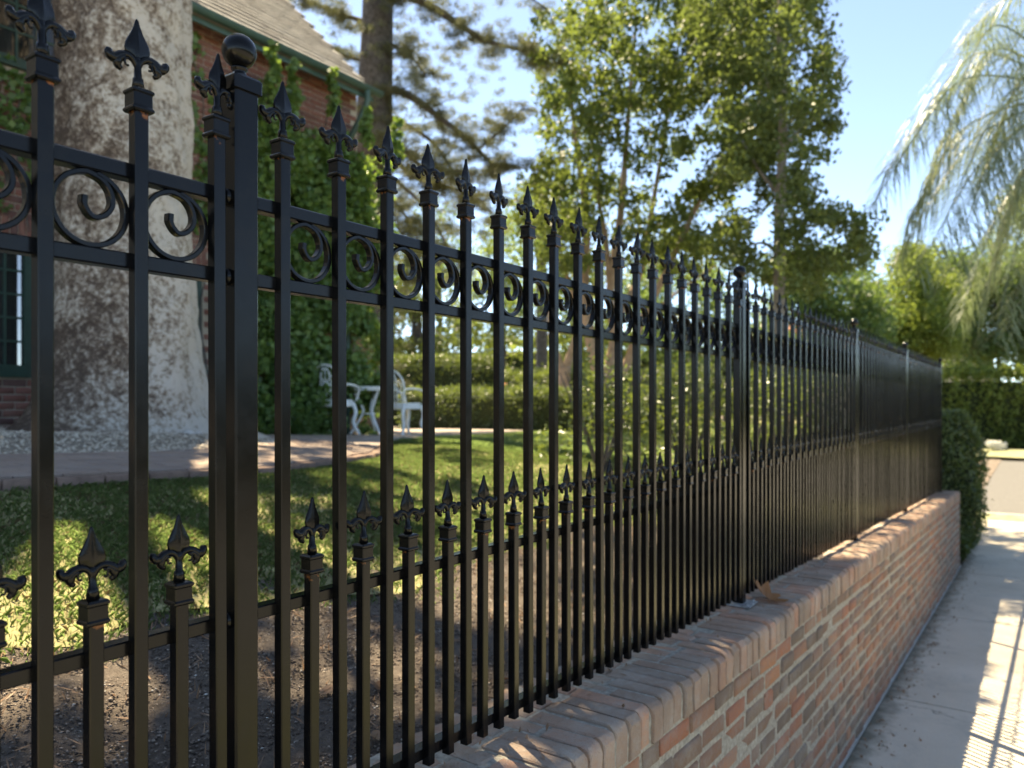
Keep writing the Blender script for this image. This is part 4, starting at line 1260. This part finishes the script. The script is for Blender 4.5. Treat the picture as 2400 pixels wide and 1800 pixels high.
# pale multi stemmed tree at the back of the lawn
d = 16.5; b0 = W(1421, 1014, d); base = (b0[0], b0[1], gz(b0)-.05)
polyB = [(1215,95),(1260,40),(1330,20),(1400,-120),(1560,-180),(1760,-160),(1860,-20),(1850,120),(1840,260),(1800,380),(1700,450),(1720,520),(1690,620),(1560,650),(1450,610),(1360,660),(1250,600),(1210,500),(1230,420),(1280,330),(1290,240),(1250,170)]
gapsB = [(1520,75,34),(1610,400,36),(1540,430,22),(1300,190,20),(1330,340,26),(1420,600,34),(1660,190,26),(1480,300,20),(1700,360,30)]
cs, rs = poly_clumps(polyB, 520, d, 2.2, 36, gapsB, rvar=.5)
L = [([b0+[0,0,-.1], *limb((1418,960,d),(1412,900,d))], .20, .17),
     ([*limb((1412,910,d),(1385,800,d),(1370,680,d),(1375,520,d),(1350,330,d),(1330,160,d))], .15, .03),
     ([*limb((1413,910,d),(1440,800,d),(1430,680,d),(1455,500,d),(1470,300,d),(1490,60,d))], .14, .03),
     ([*limb((1415,925,d),(1470,850,d),(1500,760,d-.4),(1560,640,d-.6),(1640,470,d-.8),(1700,380,d-1))], .12, .03),
     ([*limb((1385,800,d),(1340,680,d+.5),(1300,560,d+.8),(1270,450,d+1))], .08, .02),
     ([*limb((1440,760,d),(1500,640,d+.5),(1530,480,d+.8),(1560,300,d+1),(1590,100,d+1))], .09, .02),
     ([*limb((1430,690,d),(1420,560,d),(1400,430,d),(1420,250,d))], .07, .02),
     ([*limb((1500,760,d-.4),(1580,690,d-.4),(1680,620,d-.4))], .05, .015)]
tree('multistem_tree', 'pale trunked multi stemmed leafy tree standing on the back lawn', base, L, cs, rs, 740, .115, M['leafB'], M['palebark'], .62, .62)
# second pale forked trunk behind
d = 21; b1 = W(1325, 985, d); base = (b1[0], b1[1], gz(b1)-.1)
cs, rs = poly_clumps([(1180,520),(1300,430),(1420,480),(1440,640),(1350,760),(1210,740)], 50, d, 1.5, 42)
tree('forked_tree', 'second pale forked trunk tree behind the low hedge', base, [(limb((1320,1000,d),(1322,900,d),(1325,860,d)), .2, .17), (limb((1322,880,d),(1295,800,d),(1290,700,d),(1300,560,d)), .13, .04), (limb((1325,870,d),(1350,790,d),(1390,680,d),(1420,560,d)), .13, .04)], cs, rs, 230, .12, M['leafG'], M['palebark'])
# slim grey trunk between them
d = 24; b2 = W(1268, 990, d); base = (b2[0], b2[1], gz(b2)-.1)
cs, rs = poly_clumps([(1200,420),(1340,380),(1380,480),(1300,560),(1190,520)], 26, d, 1.5, 40)
tree('pine_tree', 'straight grey brown trunk rising behind the hedge beside the cedar', base, [(limb((1268,1000,d),(1270,800,d),(1268,600,d),(1262,420,d)), .20, .15)], cs, rs, 170, .13, M['leafC'], M['bark'])
# tall dark tree with straight grey trunk
d = 13; b3 = W(1828, 1060, d); base = (b3[0], b3[1], zg(b3[0], b3[1])-.1)
polyC = [(1600,-150),(1760,-260),(1940,-180),(1945,0),(1915,85),(1955,150),(1965,205),(2000,215),(1990,250),(1955,290),(1950,340),(1940,400),(1950,450),(1990,480),(2025,520),(2035,590),(2000,650),(1920,690),(1800,660),(1730,640),(1690,560),(1720,470),(1680,380),(1690,260),(1640,150),(1610,20)]
gapsC = [(1830,390,30),(1905,395,26),(1800,540,20),(1900,560,16),(1760,330,20),(1720,60,20)]
cs, rs = poly_clumps(polyC, 340, d, 2.0, 38, gapsC, rvar=.5)
L = [(limb((1828,1120,d),(1830,850,d),(1826,650,d),(1828,480,d),(1835,300,d),(1830,60,d),(1840,-200,d)), .13, .05)]
for (x0, y0, x1, y1, x2, y2) in ((1828,560,1880,520,1980,520),(1830,460,1780,400,1740,330),(1832,350,1880,300,1940,260),(1832,250,1790,180,1750,100),(1832,180,1870,110,1920,40),(1828,600,1790,570,1740,580)):
    L.append((limb((x0,y0,d),(x1,y1,d+.3),(x2,y2,d+.4)), .04, .012))
tree('tall_dark_tree', 'tall dark leaved tree with straight grey trunk behind the third fence panel', base, L, cs, rs, 1200, .092, M['leafC'], M['palmbark'], .62, .62)
# background trees, each with its own crown and trunk
def bgtree(name, label, poly, d, n, rpx, mat, tx, ty, leaf=.16, per=120, dsd=2.5, tr=.22, gaps=(), bark='bark', street=False):
    b = W(tx, ty, d); zz = zs(b[0]) if street else gz(b); base = (b[0], b[1], zz-.1)
    cs, rs = poly_clumps(poly, n, d, dsd, rpx, gaps)
    ys = [p[1] for p in poly]; xm = sum(p[0] for p in poly)/len(poly); yt = min(ys)*.6 + max(ys)*.4
    top = W(xm, yt, d)
    L = [([np.array(base), (np.array(base)*.5+top*.5)+[.3,-.2,0], top], tr, tr*.3)]
    for k in range(4):
        e = cs[k*(len(cs)//5)]; L.append(([np.array(base)*.4+top*.6, (top+e)/2, e], tr*.4, .03))
    tree(name, label, base, L, cs, rs, per*2.0, leaf, mat, M[bark], .65, group='trees in the distance')
bgtree('background_tree', 'sunny yellow green tree behind the pickets below the cedar bough', [(1090,600),(1150,520),(1210,520),(1230,620),(1240,760),(1200,870),(1110,860),(1080,740)], 33, 60, 34, M['leafY'], 1160, 985)
bgtree('background_tree', 'dark olive tree between the house corner and the tall hedge', [(860,640),(930,600),(1010,620),(1090,690),(1110,800),(1060,870),(900,860),(850,760)], 31, 80, 36, M['leafC'], 960, 985, .17, 150)
bgtree('background_tree', 'pale hazy tree low behind the cedar boughs', [(940,520),(1000,470),(1080,500),(1100,600),(1060,680),(960,660)], 40, 34, 34, M['leafG'], 1010, 980, .16, 60)
bgtree('background_tree', 'light green trees crown behind the forked pale trunk', [(1240,640),(1330,600),(1420,640),(1470,740),(1440,860),(1300,870),(1230,780)], 34, 60, 36, M['leafY'], 1350, 980, .17, 110)
bgtree('background_tree', 'shaded green tree behind the multi stemmed tree', [(1460,640),(1560,600),(1680,620),(1750,720),(1740,860),(1560,880),(1450,800)], 32, 90, 40, M['leafG'], 1600, 980, .17, 120)
bgtree('background_tree', 'blue green tree above the far fence panels', [(1770,650),(1850,600),(1960,600),(2050,650),(2080,760),(2060,860),(1900,870),(1760,800)], 36, 110, 42, M['leafG'], 1930, 1000, .2, 120, street=True)
bgtree('background_tree', 'bright yellow green tree left of the palm over the fence end', [(2030,760),(2060,640),(2130,575),(2200,600),(2240,700),(2230,820),(2150,870),(2060,860)], 42, 110, 38, M['leafY'], 2140, 1030, .2, 130, street=True)
bgtree('background_tree', 'green tree below the palm fronds behind the street hedge', [(2180,640),(2260,590),(2360,620),(2460,600),(2520,760),(2440,870),(2260,880),(2180,800)], 46, 130, 42, M['leafG'], 2330, 1020, .22, 120, street=True)
bgtree('background_tree', 'olive tree at the edge of the picture behind the palm', [(2330,480),(2420,440),(2560,500),(2580,760),(2420,800),(2320,700)], 50, 60, 44, M['leafY'], 2440, 1020, .22, 90, street=True)

# unseen planting added across the street and at its end, darkening the reflections
hedge('opposite_hedge', 'long dark hedge on the other side of the street behind the viewer', (-30, -15.0), (44, -13.0), 2.0, -.6, 3.4, 11000, .22, M['hedge'], lump=.25)

for k, (tx, ty, hh) in enumerate(((52, -14, 10), (57, -22, 11), (62, -31, 10), (46, -19, 8))):  # trees out of view, added to darken far post reflections
    cs = [np.array((tx, ty, hh*.55)) + RNG.normal(size=3)*np.array((2.4, 3.0, 2.0)) for _ in range(46)]
    tree('roadside_tree', ['roadside tree past the cross road, first beyond the picture edge', 'roadside tree past the cross road, second beyond the picture edge', 'roadside tree past the cross road, third beyond the picture edge', 'smaller roadside tree by the bend of the street'][k],
         (tx, ty, -.5), [([(tx, ty, -.5), (tx+.2, ty, hh*.3), (tx, ty+.2, hh*.6)], .28, .12)], cs, [1.1]*46, 90, .34, M['leafG'], M['bark'], group='trees along the street end')

# ------------------------------------------------------------------ palm
pb = np.array((*W(2560, 0, 12.4)[:2], 0)); pb[2] = zs(pb[0]) - .05
pc = np.array((*W(2545, 0, 12.4)[:2], W(0, 235, 12.4)[2]))
palm = tag(empty('palm_tree', pb), 'feathery palm with drooping fronds hanging in from the side', 'palm tree')
mb = MB(); q = catmull([pb, (pb*.6+pc*.4)+[.08,.05,0], pc], 8); mb.tube([p-pb for p in q], list(np.linspace(.20, .13, len(q))), 14); mb.build('trunk', M['palmbark'], palm, True)
rp = np.random.default_rng(17)
def frond(tip_px, mid_px, dd, ln=.66, nleaf=100):
    a = pc; m = W(mid_px[0], mid_px[1], 12.4+dd*.5); t = W(tip_px[0], tip_px[1], 12.4+dd)
    q = catmull([a, a*.5+m*.5+[0,0,.18], m, m*.45+t*.55+[0,0,.12], t], 8)
    Q = np.array(q); V = []; F = []
    mb = MB(); mb.tube([p-pb for p in q], list(np.linspace(.022, .004, len(q))), 5)
    seg = np.linspace(.10, 1, nleaf)
    for s_ in seg:
        i = s_*(len(Q)-1); k = min(int(i), len(Q)-2); p = Q[k] + (Q[k+1]-Q[k])*(i-k); tg = Q[k+1]-Q[k]; tg /= np.linalg.norm(tg)
        sd = np.cross(tg, (0,0,1)); sd /= np.linalg.norm(sd)+1e-9
        for sg in (-1, 1):
            for rep in range(1):
                L = ln*(.55 + .9*math.sin(math.pi*min(1, s_*.85+.1)))*rp.uniform(.75, 1.15)
                dr = sd*sg*rp.uniform(.35, .95) + tg*rp.uniform(.3, .75) + np.array((0,0,rp.uniform(-.45, .5))); dr /= np.linalg.norm(dr)
                wv = np.cross(dr, (0,0,1)); wv /= np.linalg.norm(wv)+1e-9; w = .0080
                p1 = p + dr*L*.45 + [0,0,-.10*L]; p2 = p + dr*L*.8 + [0,0,-.5*L]
                mb.add([p-pb-wv*w*.5, p-pb+wv*w*.5, p1-pb+wv*w, p1-pb-wv*w, p2-pb], [(0,1,2,3),(3,2,4)])
    mb.build('frond', M['palm'], palm)
for t, m, dd in (((2045,480),(2250,190),-.6), ((2130,520),(2260,300),.5), ((2170,430),(2320,120),.8), ((2230,640),(2330,360),-.8), ((2300,720),(2390,420),.6), ((2200,560),(2340,260),-1.4),
                 ((2390,760),(2430,450),-.5), ((2330,200),(2420,60),-1.0), ((2380,620),(2440,330),1.2), ((2260,90),(2400,-20),1.4), ((2480,760),(2500,450),1.0), ((2100,610),(2280,330),1.6), ((2260,560),(2360,330),-1.8), ((2330,800),(2400,520),-1.2), ((2080,400),(2280,130),1.8), ((2300,420),(2400,180),0.2), ((2250,750),(2350,480),1.4), ((2150,650),(2300,380),-1.2), ((2370,540),(2440,260),-1.7), ((2190,330),(2330,60),-1.3), ((2700,600),(2650,300),.4), ((2850,420),(2700,180),-.6), ((2650,60),(2600,60),1.2), ((2560,700),(2580,420),-1.4)):
    frond(t, m, dd)

# ------------------------------------------------------------------ distant house
hb_ = W(2010, 0, 62); hz = zs(40)
root = tag(empty('tiled_house', (hb_[0], hb_[1], hz)), 'distant house with pinkish terracotta roof showing through the trees', 'house')
def tl(px, d=62): p = W(px, 0, d); return p[0]-hb_[0], p[1]-hb_[1]
mb = MB(); a = tl(1740); b = tl(2330); a2 = tl(1760, 72); b2 = tl(2300, 72)
zt = CAMZ + (HORIZON-815)/FPX*62 - hz; zr = CAMZ + (HORIZON-755)/FPX*66 - hz
mb.add([(*a,0),(*b,0),(*b2,0),(*a2,0),(*a,zt),(*b,zt),(*b2,zt),(*a2,zt)], [(0,1,5,4),(1,2,6,5),(2,3,7,6),(3,0,4,7)])
mb.build('wall', M['stucco'], root)
r1 = tl(1800, 67); r2 = tl(2260, 67)
mb = MB(); mb.add([(a[0]-.3,a[1]-.3,zt-.1),(b[0]-.3,b[1]-.3,zt-.1),(*b2,zt-.1),(*a2,zt-.1),(*r1,zr),(*r2,zr)], [(0,1,5,4),(1,2,5),(2,3,4,5),(3,0,4)])
mb.build('roof', M['tile'], root)

# ------------------------------------------------------------------ garden furniture
def chair(px, d, rz, label):
    x, y = wxy(px, d); z0 = patio_z(x, y) + .003
    root = tag(empty('garden_chair', (x, y, z0), rz=rz), label, 'chair', 'white cast metal chairs on the patio')
    mb = MB(); mb.lathe([(.19, .40), (.205, .405), (.205, .425), (.19, .432), (.05, .428)], 20); mb.build('seat', M['white'], root, True)
    mb = MB(); mb.lathe([(.185, .345), (.20, .35), (.20, .40), (.19, .40)], 20); mb.build('apron', M['white'], root, True)
    for sx, sy in ((1,1),(1,-1),(-1,1),(-1,-1)):
        q = catmull([(sx*.14, sy*.14, .40), (sx*.175, sy*.165, .28), (sx*.15, sy*.15, .14), (sx*.20, sy*.19, .02), (sx*.215, sy*.2, .0)], 4)
        mb = MB(); mb.tube(q, list(np.linspace(.030, .016, len(q))), 7); mb.build('leg', M['white'], root, True)
    root.scale = (1.1, 1.1, 1.1)
    # back: arched frame with pierced lattice, curving slightly
    def bk(u, v): return (-.19 - .10*v + .06*u*u*4, u, .43 + v)
    mb = MB()
    arch = catmull([bk(-.17, 0), bk(-.215, .15), bk(-.20, .30), bk(-.10, .40), bk(0, .425), bk(.10, .40), bk(.20, .30), bk(.215, .15), bk(.17, 0)], 5)
    mb.tube(arch, .014, 7); mb.build('back_frame', M['white'], root, True)
    mb = MB()
    for u0, v0, r in ((0,.30,.075),(-.10,.22,.065),(.10,.22,.065),(0,.15,.07),(-.11,.09,.055),(.11,.09,.055)):
        mb.tube([bk(u0+r*math.cos(a), v0+r*math.sin(a)) for a in np.linspace(0, 2*math.pi, 13)], .008, 5)
    for u0 in (-.06, 0, .06): mb.tube([bk(u0, 0), bk(u0*1.4, .2), bk(u0*.6, .40)], .007, 5)
    mb.build('back_lattice', M['white'], root, True)
    for sy in (-1, 1):
        q = catmull([bk(sy*.21, .17), (-.10, sy*.25, .62), (.06, sy*.26, .60), (.15, sy*.235, .55), (.15, sy*.19, .42)], 4)
        mb = MB(); mb.tube(q, .013, 7); mb.build('arm', M['white'], root, True)
face_r = math.atan2(-CT, ST)                          # pointing to the viewer's right
chair(788, 10.4, face_r + 1.15, 'white cast metal garden chair in front of the vine covered brick wall')
chair(951, 11.3, face_r + .80, 'white cast metal garden chair on the far side of the table, before the hedge')
x, y = wxy(864, 10.9); z0 = patio_z(x, y) + .003
root = tag(empty('garden_table', (x, y, z0)), 'round white cast metal garden table between the two chairs', 'table')
mb = MB(); mb.lathe([(.27, .655), (.295, .66), (.30, .675), (.29, .685), (.05, .688)], 28); mb.build('table_top', M['white'], root, True)
mb = MB(); mb.lathe([(.26, .63), (.27, .63), (.27, .655), (.26, .655)], 28); mb.build('skirt', M['white'], root, True)
for k in range(3):
    a = 2*math.pi*k/3 + .4; c, s_ = math.cos(a), math.sin(a)
    q = catmull([(c*.22, s_*.22, .65), (c*.12, s_*.12, .45), (c*.08, s_*.08, .32), (c*.20, s_*.20, .10), (c*.27, s_*.27, 0)], 4)
    mb = MB(); mb.tube(q, list(np.linspace(.022, .015, len(q))), 7); mb.build('leg', M['white'], root, True)
mb = MB(); mb.tube([(.09*math.cos(a), .09*math.sin(a), .30) for a in np.linspace(0, 2*math.pi, 17)], .009, 6); mb.build('brace_ring', M['white'], root, True)
# small coloured spots in the planting
def flower(name, px, py, d, r, mat, label, n=9):
    c = W(px, py, d); zz = gz(c)
    root = tag(empty(name, (c[0], c[1], zz)), label, 'flower'); h = c[2]-zz
    mb = MB(); mb.tube([(0,0,0), (.02,.01,h*.5), (0,0,h)], .006, 5); mb.build('stem', M['hedge'], root)
    mb = MB()
    for k in range(n):
        a = 2*math.pi*k/n
        mb.add([(0,0,h), (r*.6*math.cos(a-.3), r*.6*math.sin(a-.3), h+r*.5), (r*math.cos(a), r*math.sin(a), h+r*.35), (r*.6*math.cos(a+.3), r*.6*math.sin(a+.3), h+r*.5)], [(0,1,2,3)])
    mb.sphere((0,0,h+.01), r*.3, 8, 5)
    mb.build('bloom', mat, root)
flower('orange_flower', 1178, 905, 18.2, .13, M['orange'], 'orange bloom at the gap in the low hedge')
flower('yellow_flower', 911, 948, 11.2, .055, M['yellow'], 'yellow bloom beside the farther white chair')
# pale stones by the tree foot
for k, (px, d, r, lab) in enumerate(((462, 6.6, .045, 'pale rounded stone at the foot of the plane tree'), (440, 6.45, .065, 'flat grey stone lying beside the tree root'))):
    c = W(px, 0, d); zz = zg(c[0], c[1]) + .075
    mb = MB(); mb.sphere((0,0,0), r, 9, 6, .62); me = mb.mesh('stone', True)
    for v in me.vertices: v.co *= 1 + .18*math.sin(v.co.x*60+k)*math.cos(v.co.y*47)
    tag(link('stone', me, M['stone'], None, (c[0], c[1], zz)), lab, 'stone', 'stones by the tree')
# white flowering plant across the road
c = W(2335, 1050, 34); cz = zs(30)
root = tag(empty('white_plant', (c[0], c[1], cz)), 'small white flowering plant across the road before the hedge', 'plant')
P = blob_points([(0,0,.25), (.3,-.2,.2), (-.25,.2,.3)], [.3, .25, .25], [220, 150, 150]); link('blossom', leaf_mesh('blossom', P, .10, .7), M['whitepetal'], root)
print('objects', len(bpy.data.objects), 'tris', sum(len(p.loop_triangles) if p.loop_triangles else len(p.polygons) for p in bpy.data.meshes))
